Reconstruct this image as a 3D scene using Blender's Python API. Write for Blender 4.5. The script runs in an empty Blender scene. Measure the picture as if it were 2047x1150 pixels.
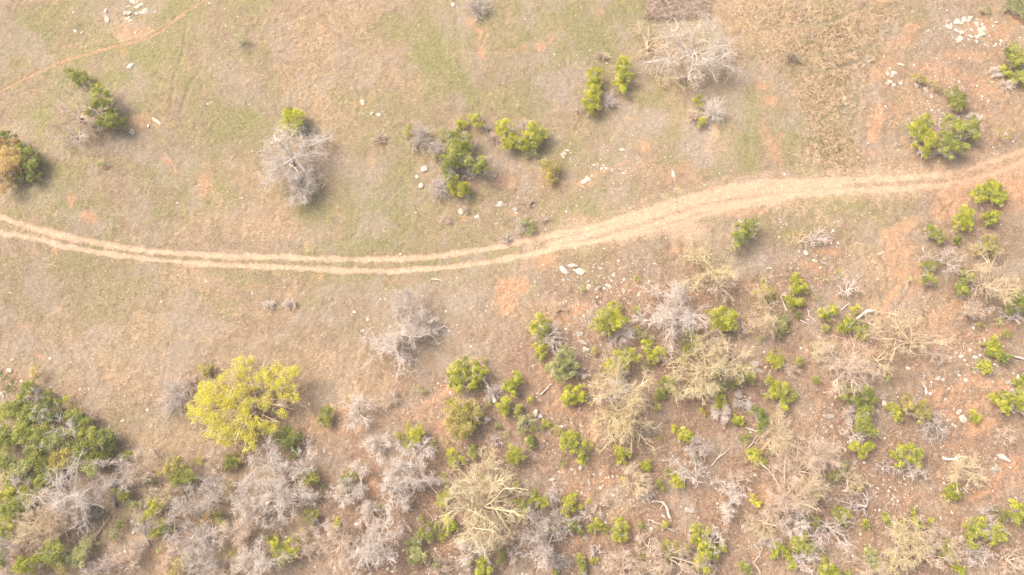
import bpy, bmesh, math, random
import numpy as np

# ------------------------------------------------------------------ camera, light, exposure
scene = bpy.context.scene
COL = scene.collection
TILT = math.radians(20.0)          # drone camera leans a little towards the north
DIST = 70.0
TANH = 0.7311
CAM = np.array([0.0, -DIST*math.sin(TILT), DIST*math.cos(TILT)])
cd = bpy.data.cameras.new('camera')
cd.sensor_width = 36.0
cd.lens = 18.0/TANH
cd.clip_end = 3000
cam = bpy.data.objects.new('camera', cd)
cam.location = CAM
cam.rotation_euler = (TILT, 0, 0)
COL.objects.link(cam)
scene.camera = cam

SUN_EL = math.radians(50)
SUN_AZ = math.radians(-66)         # clockwise from +y: the sun stands to the left, a bit up
world = bpy.data.worlds.new('World')
scene.world = world
world.use_nodes = True
wn = world.node_tree
bg = wn.nodes['Background']
sky = wn.nodes.new('ShaderNodeTexSky')
sky.sky_type = 'NISHITA'
sky.sun_disc = False
sky.sun_elevation = SUN_EL
sky.sun_rotation = SUN_AZ
sky.dust_density = 9.0
sky.air_density = 1.0
sky.ozone_density = 1.0
wn.links.new(sky.outputs[0], bg.inputs[0])
bg.inputs[1].default_value = 0.15
sl = bpy.data.lights.new('sun', 'SUN')
sl.energy = 1.0
sl.angle = math.radians(24)
sl.color = (1.0, 0.92, 0.82)
so = bpy.data.objects.new('sun', sl)
so.rotation_euler = (math.pi/2-SUN_EL, 0, -SUN_AZ+math.pi)
COL.objects.link(so)
# light must come FROM azimuth SUN_AZ: aim it explicitly
from mathutils import Vector
sd = Vector((math.sin(SUN_AZ)*math.cos(SUN_EL), math.cos(SUN_AZ)*math.cos(SUN_EL), math.sin(SUN_EL)))
so.rotation_euler = sd.to_track_quat('Z', 'Y').to_euler()
scene.view_settings.view_transform = 'Standard'
scene.view_settings.look = 'None'
scene.view_settings.exposure = 1.33
scene.view_settings.gamma = 1.0

# ------------------------------------------------------------------ noise and projection
_R = np.random.RandomState(11)
_T = _R.rand(256, 256)
def vnoise(x, y, s, seed=0):
    x = np.asarray(x)/s + seed*17.31; y = np.asarray(y)/s + seed*9.77
    xi = np.floor(x).astype(int); yi = np.floor(y).astype(int)
    fx = x-xi; fy = y-yi
    fx = fx*fx*(3-2*fx); fy = fy*fy*(3-2*fy)
    a = _T[xi % 256, yi % 256]; b = _T[(xi+1) % 256, yi % 256]
    c = _T[xi % 256, (yi+1) % 256]; d = _T[(xi+1) % 256, (yi+1) % 256]
    return a*(1-fx)*(1-fy)+b*fx*(1-fy)+c*(1-fx)*fy+d*fx*fy
def fbm(x, y, s, seed=0, n=4):
    r = 0; w = 1; t = 0
    for k in range(n):
        ca, sa = math.cos(0.6*k+seed), math.sin(0.6*k+seed)
        r = r + w*vnoise(x*ca-y*sa, x*sa+y*ca, s/2**k, seed+k*3); t += w; w *= 0.55
    return r/t
def gh(x, y):
    return 0.45*np.sin(x*0.085+0.6)*np.cos(y*0.11+0.3) + 0.22*np.sin(x*0.19-y*0.15)
CT, ST = math.cos(TILT), math.sin(TILT)
def at(px, py, z=0.0):
    u = (px-1023.5)/1023.5*TANH; v = (575-py)/1023.5*TANH
    d = np.array([u, v*CT+ST, v*ST-CT])
    p = CAM + d*((z-CAM[2])/d[2])
    return p
def ground_at(px, py, above=0.0):
    z = above
    for _ in range(4):
        p = at(px, py, z); z = float(gh(p[0], p[1]))+above
    return at(px, py, z)
def ppm(px, py):                    # photo pixels per metre on the ground there
    a = at(px, py)
    return 1023.5/TANH/((CAM[2]-0)/(CT-((575-py)/1023.5*TANH)*ST))
def to_px(x, y):
    dx = x-CAM[0]; dy = y-CAM[1]; dz = -CAM[2]
    zc = -(dy*ST - dz*CT)           # along -view
    depth = dy*ST - dz*CT
    u = dx/depth; v = (dy*CT+dz*ST)/depth
    return 1023.5+u/TANH*1023.5, 575-v/TANH*1023.5

# ------------------------------------------------------------------ materials
def ramp_mat(name, stops, rough=0.85, noise=None, transl=0.0, bump=None, spec=0.2):
    m = bpy.data.materials.new(name); m.use_nodes = True
    n = m.node_tree; N = n.nodes; L = n.links
    b = N['Principled BSDF']; b.inputs['Roughness'].default_value = rough
    b.inputs['Specular IOR Level'].default_value = spec
    a = N.new('ShaderNodeAttribute'); a.attribute_name = 'tone'
    r = N.new('ShaderNodeValToRGB')
    e = r.color_ramp.elements
    while len(e) > len(stops): e.remove(e[-1])
    while len(e) < len(stops): e.new(1.0)
    for i, (p, c) in enumerate(stops):
        e[i].position = p; e[i].color = (*c, 1)
    fac = a.outputs['Fac']
    if noise:
        t = N.new('ShaderNodeTexNoise'); t.inputs['Scale'].default_value = noise[0]; t.inputs['Detail'].default_value = 5
        g = N.new('ShaderNodeNewGeometry'); L.new(g.outputs['Position'], t.inputs['Vector'])
        mm = N.new('ShaderNodeMath'); mm.operation = 'MULTIPLY_ADD'; mm.inputs[1].default_value = noise[1]; 
        L.new(t.outputs['Fac'], mm.inputs[0])
        m2 = N.new('ShaderNodeMath'); m2.operation = 'SUBTRACT'; m2.inputs[1].default_value = noise[1]*0.5
        L.new(fac, m2.inputs[0]); L.new(m2.outputs[0], mm.inputs[2]); fac = mm.outputs[0]
        if bump:
            bp = N.new('ShaderNodeBump'); bp.inputs['Strength'].default_value = bump; bp.inputs['Distance'].default_value = 0.05
            L.new(t.outputs['Fac'], bp.inputs['Height']); L.new(bp.outputs[0], b.inputs['Normal'])
    L.new(fac, r.inputs[0]); L.new(r.outputs[0], b.inputs['Base Color'])
    if transl:
        tr = N.new('ShaderNodeBsdfTranslucent'); L.new(r.outputs[0], tr.inputs[0])
        mx = N.new('ShaderNodeMixShader'); mx.inputs[0].default_value = transl
        L.new(b.outputs[0], mx.inputs[1]); L.new(tr.outputs[0], mx.inputs[2])
        L.new(mx.outputs[0], N['Material Output'].inputs['Surface'])
    return m
LEAF = {
 'L': ramp_mat('lime_foliage',   [(0, (.190, .225, .035)), (.5, (.410, .425, .058)), (1, (.660, .630, .095))], .7, transl=.4),
 'M': ramp_mat('green_foliage',  [(0, (.150, .185, .050)), (.5, (.320, .345, .080)), (1, (.540, .530, .130))], .7, transl=.4),
 'D': ramp_mat('dark_foliage',   [(0, (.105, .145, .040)), (.5, (.225, .265, .065)), (1, (.400, .410, .095))], .7, transl=.35),
 'O': ramp_mat('olive_foliage',  [(0, (0.253, 0.233, 0.074)), (.5, (0.440, 0.382, 0.115)), (1, (0.638, 0.530, 0.176))], .75, transl=.4),
 'S': ramp_mat('sage_foliage',   [(0, (0.220, 0.244, 0.108)), (.5, (0.385, 0.403, 0.162)), (1, (0.583, 0.562, 0.257))], .75, transl=.4),
 'T': ramp_mat('tan_foliage',    [(0, (0.352, 0.254, 0.108)), (.5, (0.550, 0.413, 0.176)), (1, (0.726, 0.562, 0.257))], .75, transl=.4),
 'Y': ramp_mat('yellow_foliage', [(0, (.46, .435, .060)), (.5, (.70, .655, .095)), (1, (.88, .81, .18))], .75, transl=.45),
 'B': ramp_mat('blue_green_foliage', [(0, (0.110, 0.138, 0.108)), (.5, (0.187, 0.212, 0.162)), (1, (0.286, 0.307, 0.243))], .75, transl=.35),
}
BARK = {
 'w': ramp_mat('bleached_wood', [(0, (.18, .14, .115)), (.5, (.54, .47, .41)), (1, (.80, .72, .64))], .9, (3, .35)),
 'p': ramp_mat('pink_tan_wood', [(0, (.18, .125, .09)), (.5, (.50, .385, .295)), (1, (.74, .61, .48))], .9, (3, .35)),
 'g': ramp_mat('grey_wood',     [(0, (.14, .115, .10)), (.5, (.44, .38, .335)), (1, (.68, .60, .54))], .9, (3, .35)),
 'y': ramp_mat('lichen_wood',   [(0, (.22, .165, .09)), (.5, (.54, .455, .285)), (1, (.76, .665, .45))], .9, (3, .35)),
 't': ramp_mat('straw_wood',    [(0, (.22, .16, .10)), (.5, (.54, .43, .28)), (1, (.76, .63, .44))], .9, (3, .35)),
 'd': ramp_mat('dark_bark',     [(0, (.10, .075, .06)), (.5, (.24, .185, .15)), (1, (.42, .34, .28))], .9, (3, .35)),
}
STONE = ramp_mat('pale_stone', [(0, (.14, .11, .085)), (.35, (.24, .20, .155)), (.7, (.44, .395, .33)), (1, (.66, .61, .53))], .9, (2.5, .45), bump=.6)
STONE_G = ramp_mat('grey_stone', [(0, (.08, .07, .06)), (.5, (.24, .215, .18)), (1, (.44, .40, .34))], .9, (2.5, .7), bump=.8)

def ground_material():
    m = bpy.data.materials.new('ground_soil_and_grass'); m.use_nodes = True
    n = m.node_tree; N = n.nodes; L = n.links
    b = N['Principled BSDF']; b.inputs['Roughness'].default_value = 0.95; b.inputs['Specular IOR Level'].default_value = 0.1
    geo = N.new('ShaderNodeNewGeometry')
    def noise(s, d=6, r=.6):
        t = N.new('ShaderNodeTexNoise'); t.inputs['Scale'].default_value = s; t.inputs['Detail'].default_value = d
        t.inputs['Roughness'].default_value = r; L.new(geo.outputs['Position'], t.inputs['Vector']); return t.outputs['Fac']
    def attr(nm):
        a = N.new('ShaderNodeAttribute'); a.attribute_name = nm
        s = N.new('ShaderNodeSeparateColor'); L.new(a.outputs['Color'], s.inputs[0]); return s.outputs
    A = attr('cover_a'); B = attr('cover_b')
    nf = noise(2.6, 8, .7); nm_ = noise(.55, 6, .6); nc = noise(6.5, 4, .6)
    def sharpen(f, lo, hi):
        r = N.new('ShaderNodeMapRange'); r.inputs['From Min'].default_value = lo; r.inputs['From Max'].default_value = hi
        L.new(f, r.inputs['Value']); return r.outputs[0]
    def two(c1, c2, f, lo=.35, hi=.65):
        mx = N.new('ShaderNodeMix'); mx.data_type = 'RGBA'; L.new(sharpen(f, lo, hi), mx.inputs['Factor'])
        mx.inputs['A'].default_value = (c1[0], c1[1], c1[2]*.93, 1); mx.inputs['B'].default_value = (c2[0], c2[1], c2[2]*.93, 1); return mx.outputs['Result']
    def over(base, col, mask, f, soft=.5):
        # mask broken up by noise
        ad = N.new('ShaderNodeMath'); ad.operation = 'MULTIPLY_ADD'; L.new(f, ad.inputs[0]); ad.inputs[1].default_value = soft*2
        sb = N.new('ShaderNodeMath'); sb.operation = 'SUBTRACT'; L.new(mask, sb.inputs[0]); sb.inputs[1].default_value = soft
        L.new(sb.outputs[0], ad.inputs[2])
        mm = N.new('ShaderNodeMath'); mm.operation = 'MULTIPLY'; L.new(ad.outputs[0], mm.inputs[0])
        cl = N.new('ShaderNodeMapRange'); cl.inputs['From Min'].default_value = 0; cl.inputs['From Max'].default_value = .15
        L.new(mask, cl.inputs['Value']); L.new(cl.outputs[0], mm.inputs[1]); mm.use_clamp = True
        mx = N.new('ShaderNodeMix'); mx.data_type = 'RGBA'; L.new(mm.outputs[0], mx.inputs['Factor'])
        L.new(base, mx.inputs['A']); L.new(col, mx.inputs['B']); return mx.outputs['Result']
    n1 = noise(1.5, 7, .68); n3 = noise(4.5, 6, .7)
    n0 = noise(.30, 7, .66); n2 = noise(.8, 8, .66)
    base = two((.152, .120, .080), (.230, .168, .122), n3, .38, .62)                   # bare dry soil and thatch
    mauve = two((.190, .142, .106), (.265, .200, .148), n3, .38, .62)
    mx = N.new('ShaderNodeMix'); mx.data_type = 'RGBA'; L.new(sharpen(n2, .46, .58), mx.inputs['Factor']); L.new(base, mx.inputs['A']); L.new(mauve, mx.inputs['B']); c = mx.outputs['Result']
    c = over(c, two((.118, .075, .056), (.235, .157, .118), n3, .38, .62), B[1], n2, .4)       # brown red slope soil
    c = over(c, two((.138, .126, .064), (.208, .182, .103), n3, .36, .64), A[0], n2, .75)       # short green grass
    ga = N.new('ShaderNodeMath'); ga.operation = 'MULTIPLY'; L.new(A[0], ga.inputs[0]); ga.inputs[1].default_value = .33
    c = over(c, two((.140, .148, .056), (.205, .205, .085), n3, .38, .62), ga.outputs[0], n1, .9)       # greener tufts
    c = over(c, two((.190, .138, .094), (.370, .268, .182), nc, .38, .62), B[0], n2, .8)       # straw coloured grass
    c = over(c, two((.195, .155, .125), (.262, .214, .176), nf), B[2], n2, .35)       # dusty grey, with cast shade painted in beside some trees
    c = over(c, two((.265, .145, .088), (.390, .235, .150), nc), A[1], n1, .75)       # red orange earth
    # scattered peach coloured dead grass clumps
    sp = sharpen(n1, .57, .64)
    gm = N.new('ShaderNodeMath'); gm.operation = 'MULTIPLY_ADD'; L.new(B[0], gm.inputs[0]); gm.inputs[1].default_value = .6; gm.inputs[2].default_value = .22
    gs = N.new('ShaderNodeMath'); gs.operation = 'MULTIPLY'; L.new(sp, gs.inputs[0]); L.new(gm.outputs[0], gs.inputs[1])
    mx = N.new('ShaderNodeMix'); mx.data_type = 'RGBA'; L.new(gs.outputs[0], mx.inputs['Factor']); L.new(c, mx.inputs['A']); mx.inputs['B'].default_value = (.42, .265, .150, 1); c = mx.outputs['Result']
    c = over(c, two((.325, .222, .160), (.470, .345, .255), n3, .30, .70), A[2], n1, .5)       # pale sand of the ruts
    # fine mottling
    mr = N.new('ShaderNodeMapRange'); mr.inputs['From Min'].default_value = .36; mr.inputs['From Max'].default_value = .64
    mr.inputs['To Min'].default_value = .70; mr.inputs['To Max'].default_value = 1.30; L.new(noise(7, 5, .75), mr.inputs['Value'])
    vm = N.new('ShaderNodeVectorMath'); vm.operation = 'SCALE'; L.new(c, vm.inputs[0]); L.new(mr.outputs[0], vm.inputs['Scale'])
    L.new(vm.outputs[0], b.inputs['Base Color'])
    bp = N.new('ShaderNodeBump'); bp.inputs['Strength'].default_value = .8; bp.inputs['Distance'].default_value = .08
    L.new(nc, bp.inputs['Height']); L.new(bp.outputs[0], b.inputs['Normal'])
    return m
GROUND = ground_material()
GRASS = ramp_mat('grass_blades', [(0, (.12, .14, .05)), (.35, (.19, .18, .085)), (.6, (.27, .21, .125)), (1, (.44, .34, .215))], .9, transl=.3)

# ------------------------------------------------------------------ object helpers
def mesh_from(name, verts, faces, tone=None, k=4):
    """verts (n,3) array, faces (m,k) array of indices"""
    me = bpy.data.meshes.new(name)
    verts = np.ascontiguousarray(verts, dtype=np.float32); faces = np.ascontiguousarray(faces, dtype=np.int32)
    me.vertices.add(len(verts)); me.vertices.foreach_set('co', verts.ravel())
    me.loops.add(faces.size); me.loops.foreach_set('vertex_index', faces.ravel())
    me.polygons.add(len(faces))
    me.polygons.foreach_set('loop_start', np.arange(0, faces.size, faces.shape[1], dtype=np.int32))
    me.polygons.foreach_set('loop_total', np.full(len(faces), faces.shape[1], dtype=np.int32))
    if tone is not None:
        a = me.attributes.new('tone', 'FLOAT', 'POINT'); a.data.foreach_set('value', np.ascontiguousarray(tone, dtype=np.float32))
    me.update(calc_edges=True)
    return me
def link(name, me, mat, parent=None, loc=None):
    o = bpy.data.objects.new(name, me); COL.objects.link(o)
    if mat is not None and not me.materials: me.materials.append(mat)
    if parent is not None: o.parent = parent
    if loc is not None: o.location = loc
    return o
def empty(name, loc):
    o = bpy.data.objects.new(name, None); COL.objects.link(o); o.location = loc; o.empty_display_size = .3; return o

# tubes: segs = list of (P0 (n,3), P1 (n,3), r0 (n), r1 (n), tone (n))
def tubes(P0, P1, r0, r1, tone, sides=3):
    d = P1-P0; ln = np.linalg.norm(d, axis=1, keepdims=True)+1e-9; d = d/ln
    ref = np.where(np.abs(d[:, 2:3]) < .9, np.array([[0, 0, 1.]]), np.array([[1., 0, 0]]))
    a = np.cross(d, ref); a /= np.linalg.norm(a, axis=1, keepdims=True)+1e-9
    b = np.cross(d, a)
    ang = np.arange(sides)*2*math.pi/sides
    ca = np.cos(ang)[None, :, None]; sa = np.sin(ang)[None, :, None]
    ring = a[:, None, :]*ca+b[:, None, :]*sa
    V = np.concatenate([P0[:, None, :]+ring*r0[:, None, None], (P1+d*r1[:, None]*.5)[:, None, :]+ring*r1[:, None, None]], axis=1)
    n = len(P0); base = (np.arange(n)*2*sides)[:, None, None]
    q = np.array([[i, (i+1) % sides, sides+(i+1) % sides, sides+i] for i in range(sides)])[None]
    F = (base+q).reshape(-1, 4)
    return V.reshape(-1, 3), F, np.repeat(tone, 2*sides)
def grow(rng, start, direc, length, r0, r1, tone, k=3, wander=.25, lift=0.0):
    """grow n polylines of k pieces; returns tube arrays and the points for children"""
    n = len(start); p = start.copy(); d = direc/(np.linalg.norm(direc, axis=1, keepdims=True)+1e-9)
    P0, P1, A, B, T = [], [], [], [], []
    pts = [p.copy()]; dirs = [d.copy()]
    for i in range(k):
        d = d+rng.normal(0, wander, (n, 3)); d[:, 2] += lift
        d /= np.linalg.norm(d, axis=1, keepdims=True)+1e-9
        q = p+d*(length/k)[:, None]
        P0.append(p); P1.append(q); A.append(r0+(r1-r0)*i/k); B.append(r0+(r1-r0)*(i+1)/k); T.append(tone)
        p = q; pts.append(p.copy()); dirs.append(d.copy())
    return [np.concatenate(v) for v in (P0, P1, A, B, T)], np.array(pts), np.array(dirs)
def children(rng, pts, dirs, m, tmin=.25):
    """m child starts on each polyline"""
    k, n, _ = pts.shape
    t = rng.uniform(tmin, 1, (n, m))*(k-1); i = np.minimum(t.astype(int), k-2); f = (t-i)[..., None]
    idx = np.arange(n)[:, None]
    S = pts[i, idx]*(1-f)+pts[i+1, idx]*f
    D = dirs[i, idx]
    return S.reshape(-1, 3), D.reshape(-1, 3)
def cat(L): return [np.concatenate([l[j] for l in L]) for j in range(5)]
def to_mesh(name, L, thick=.03, sides_thin=3):
    A = cat(L); th = A[2] > thick
    parts = []
    for msk, s in ((th, 6), (~th, sides_thin)):
        if msk.any(): parts.append(tubes(*(x[msk] for x in A), sides=s))
    V = []; F = []; T = []; o = 0
    for v, f, t in parts: V.append(v); F.append(f+o); T.append(t); o += len(v)
    return mesh_from(name, np.concatenate(V), np.concatenate(F), np.concatenate(T))

# ------------------------------------------------------------------ labels
LAND = [
 ('the big yellow tree', 485, 800), ("the footpath outcrop", 265, 40), ("the track's left end", 20, 455),
 ("the track's right end", 2000, 335), ("the T shaped orange patch", 1018, 590),
 ("the white slab trio", 1145, 543), ('the rectangular brush pile', 1350, 18), ('the tawny grass field', 1650, 150),
 ("the upper right outcrop", 1930, 60), ("the long fallen trunk", 1715, 640), ('the short thick log', 985, 788),
 ("the pointed grey boulders", 1490, 805), ('the boulder at the gully', 2005, 918), ('the oval grey boulder', 1378, 1020),
 ("the dark standing stump", 231, 1010), ('the yellow barked bare tree', 965, 1000), ('the three stacked grey slabs', 1165, 685),
 ('the bottom left corner', 0, 1150), ('the bottom right corner', 2047, 1150), ("the twin grey tufts", 560, 610),
 ("the large white dead tree", 575, 315), ("the track's widest stretch", 1560, 378),
 ("the right edge gully", 1975, 960), ("the round dead tree", 810, 600)]
PENDING = []
def later(o, x, y, desc, cat_, group=None):
    o['category'] = cat_
    if group: o['group'] = group
    PENDING.append((o, x, y, desc))
def direction(dx, dy):
    a = math.degrees(math.atan2(-dy, dx)) % 360
    names = ['right of', 'upper right of', 'above', 'upper left of', 'left of', 'lower left of', 'below', 'lower right of']
    return names[int((a+22.5)//45) % 8]
def resolve_labels():
    buckets = {}
    for o, x, y, desc in PENDING:
        best = sorted(LAND, key=lambda l: (l[1]-x)**2+(l[2]-y)**2)
        l = best[0]; dist = math.hypot(l[1]-x, l[2]-y)
        if dist < 14: l = best[1]; dist = math.hypot(l[1]-x, l[2]-y)
        dr = direction(x-l[1], y-l[2])
        buckets.setdefault((desc, dr, l[0]), []).append((dist, o))
    ORD = ['', 'second nearest ', 'third nearest ', 'fourth nearest ', 'fifth nearest ', 'sixth nearest ', 'seventh nearest ', 'eighth nearest ', 'ninth nearest ', 'tenth nearest ']
    for (desc, dr, l), v in buckets.items():
        v.sort(key=lambda e: e[0])
        for i, (dist, o) in enumerate(v):
            r = ORD[min(i, 9)] if len(v) > 1 and i > 0 else ('nearest ' if len(v) > 1 else '')
            o['label'] = (desc+', '+r+dr+' '+l)
TONEW = {'L': 'lime green', 'M': 'mid green', 'D': 'dark green', 'O': 'olive', 'S': 'pale sage green', 'T': 'tan leaved', 'Y': 'yellow', 'B': 'blue green'}

# ------------------------------------------------------------------ leafy shrubs and trees
def leaf_mesh(rng, lobes, dens=330, size=.15, fuzz=0.0, flat=.8):
    dens = dens*1.2
    """lobes: (x,y,z,r) local metres"""
    C = []; N_ = []; T = []; S = []
    for (x, y, z, r) in lobes:
        nc = max(4, int(9*r*r+6))                       # sub-clumps over the lobe
        ph = rng.uniform(0, 2*math.pi, nc); ct = rng.uniform(-.15, 1, nc); st = np.sqrt(1-ct*ct)
        rr = r*rng.uniform(.45, .98, nc)
        cc = np.stack([x+rr*st*np.cos(ph), y+rr*st*np.sin(ph), z+rr*ct*flat], 1)
        cr = (r*rng.uniform(.22, .42, nc)+.06)
        ctone = np.clip(rng.uniform(.15, .8, nc)+rng.normal(0, .12), .05, .9)
        n = int(dens*math.pi*r*r*rng.uniform(.85, 1.1))+12
        w = rng.randint(0, nc, n)
        dv = rng.normal(0, 1, (n, 3)); dv /= np.linalg.norm(dv, axis=1, keepdims=True)
        dv[:, 2] = np.where(rng.rand(n) < .7, np.abs(dv[:, 2]), dv[:, 2])
        rad = cr[w]*rng.uniform(.55, 1.1+fuzz, n)
        P = cc[w]+dv*rad[:, None]*np.array([1, 1, flat])
        C.append(P); nn = dv*0.7+rng.normal(0, .6, (n, 3)); nn[:, 2] += .35; N_.append(nn)
        T.append(np.clip(ctone[w]+rng.normal(0, .17, n), 0, 1)); S.append(size*rng.uniform(.6, 1.25, n))
    C = np.concatenate(C); N_ = np.concatenate(N_); T = np.concatenate(T); S = np.concatenate(S)
    C[:, 2] = np.maximum(C[:, 2], .05)
    n = len(C); N_ /= np.linalg.norm(N_, axis=1, keepdims=True)
    a = np.cross(N_, rng.normal(0, 1, (n, 3))); a /= np.linalg.norm(a, axis=1, keepdims=True)+1e-9
    b = np.cross(N_, a)
    a *= S[:, None]*.5; b *= S[:, None]*.26
    V = np.stack([C-a, C+b, C+a, C-b], 1).reshape(-1, 3)
    F = np.arange(n*4).reshape(-1, 4)
    return V, F, np.repeat(T, 4)
def shrub(lobes, tone, h=None, twigs=0.55, dens=400, size=.14, fuzz=0., label=None, name=None, wood='g', seed=None, cat_=None, group=None, grow_=1.32):
    rng = np.random.RandomState(seed if seed is not None else int(lobes[0][0]*7+lobes[0][1]*13) % 99991)
    xs = [l[0] for l in lobes]; ys = [l[1] for l in lobes]; w = np.array([l[2]**2 for l in lobes], float); w /= w.sum()
    cx = float(np.dot(xs, w)); cy = float(np.dot(ys, w))
    k = ppm(cx, cy)
    Rm = (max(x+l[2] for x, l in zip(xs, lobes))-min(x-l[2] for x, l in zip(xs, lobes)))/2/k
    if h is None: h = min(4.2, .55+1.15*Rm)
    h = h*.82
    c0 = ground_at(cx, cy, h*.55)
    base = np.array([c0[0], c0[1], float(gh(c0[0], c0[1]))])
    L3 = []
    for l in lobes:
        r = l[2]/k*grow_+0
        zt = h*(.58 if len(lobes) > 1 else .55)+rng.uniform(-.12, .12)*h
        zt = max(r*.55, min(zt, h-r*.5)) if h > r else r*.5
        p = at(l[0], l[1], base[2]+zt)
        L3.append((p[0]-base[0], p[1]-base[1], zt, r))
        m = int(2+3*r)
        for _ in range(m):                              # satellites make the outline uneven
            a = rng.uniform(0, 2*math.pi); q = rng.uniform(.55, .95)*r; rs = r*rng.uniform(.22, .45)
            L3.append((p[0]-base[0]+q*math.cos(a), p[1]-base[1]+q*math.sin(a), max(.1, zt+rng.uniform(-.45, .15)*r), rs))
    # shrink the main lobes so the satellites carry the outline
    L3 = [(x, y, z, r*.86) for (x, y, z, r) in L3]
    big = Rm > .45
    nm = name or ('small_shrub' if not big else 'juniper_shrub')
    V, F, T = leaf_mesh(rng, L3, dens, size if big else size*.8, fuzz)
    root = empty(nm, base)
    link('foliage', mesh_from('foliage', V, F, T), LEAF[tone], root)
    # stems
    mains = [l for l in L3 if l[3] > .25] or L3[:2]
    tgt = np.array([[x, y, z] for (x, y, z, r) in mains]); n = len(tgt)
    st = np.zeros((n, 3)); st[:, :2] = rng.normal(0, .05, (n, 2)); st[:, 2] = -.05
    ln = np.linalg.norm(tgt-st, axis=1)
    r0 = np.full(n, min(.11, .03+.03*Rm))
    Ls = []
    a, pts, dirs = grow(rng, st, tgt-st, ln*1.05, r0, r0*.35, rng.uniform(.2, .6, n), 4, .12)
    Ls.append(a)
    if big and twigs > 0:
        m = int(4+10*twigs)
        s1, d1 = children(rng, pts, dirs, m, .35); q = len(s1)
        dd = d1*.5+rng.normal(0, .6, (q, 3)); dd[:, 2] += .15
        a, p2, dr2 = grow(rng, s1, dd, rng.uniform(.35, .75, q)*(.3+.45*Rm), np.full(q, .022), np.full(q, .010), rng.uniform(.4, 1, q), 3, .25)
        Ls.append(a)
        s2, d2 = children(rng, p2, dr2, 3, .3); q = len(s2)
        a, _, _ = grow(rng, s2, d2+rng.normal(0, .7, (q, 3)), rng.uniform(.2, .4, q)*(.4+.3*Rm), np.full(q, .013), np.full(q, .007), rng.uniform(.4, 1, q), 2, .3)
        Ls.append(a)
    link('stem', to_mesh('stem', Ls), BARK[wood], root)
    if label: root['label'] = label; root['category'] = cat_ or 'shrub'
    else:
        sz = 'tiny' if Rm < .4 else 'small' if Rm < .75 else 'mid sized' if Rm < 1.3 else 'large'
        el = (max(xs)-min(xs))-(max(ys)-min(ys))
        shp = 'round' if abs(el) < 8 and len(lobes) < 4 else ('wide' if el > 6 else 'upright' if el < -6 else 'clumped')
        later(root, cx, cy, '%s %s %s shrub' % (sz, shp, TONEW[tone]), cat_ or 'shrub')
    root['group'] = group or 'evergreen shrubs on the pasture and slope'
    return root

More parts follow.
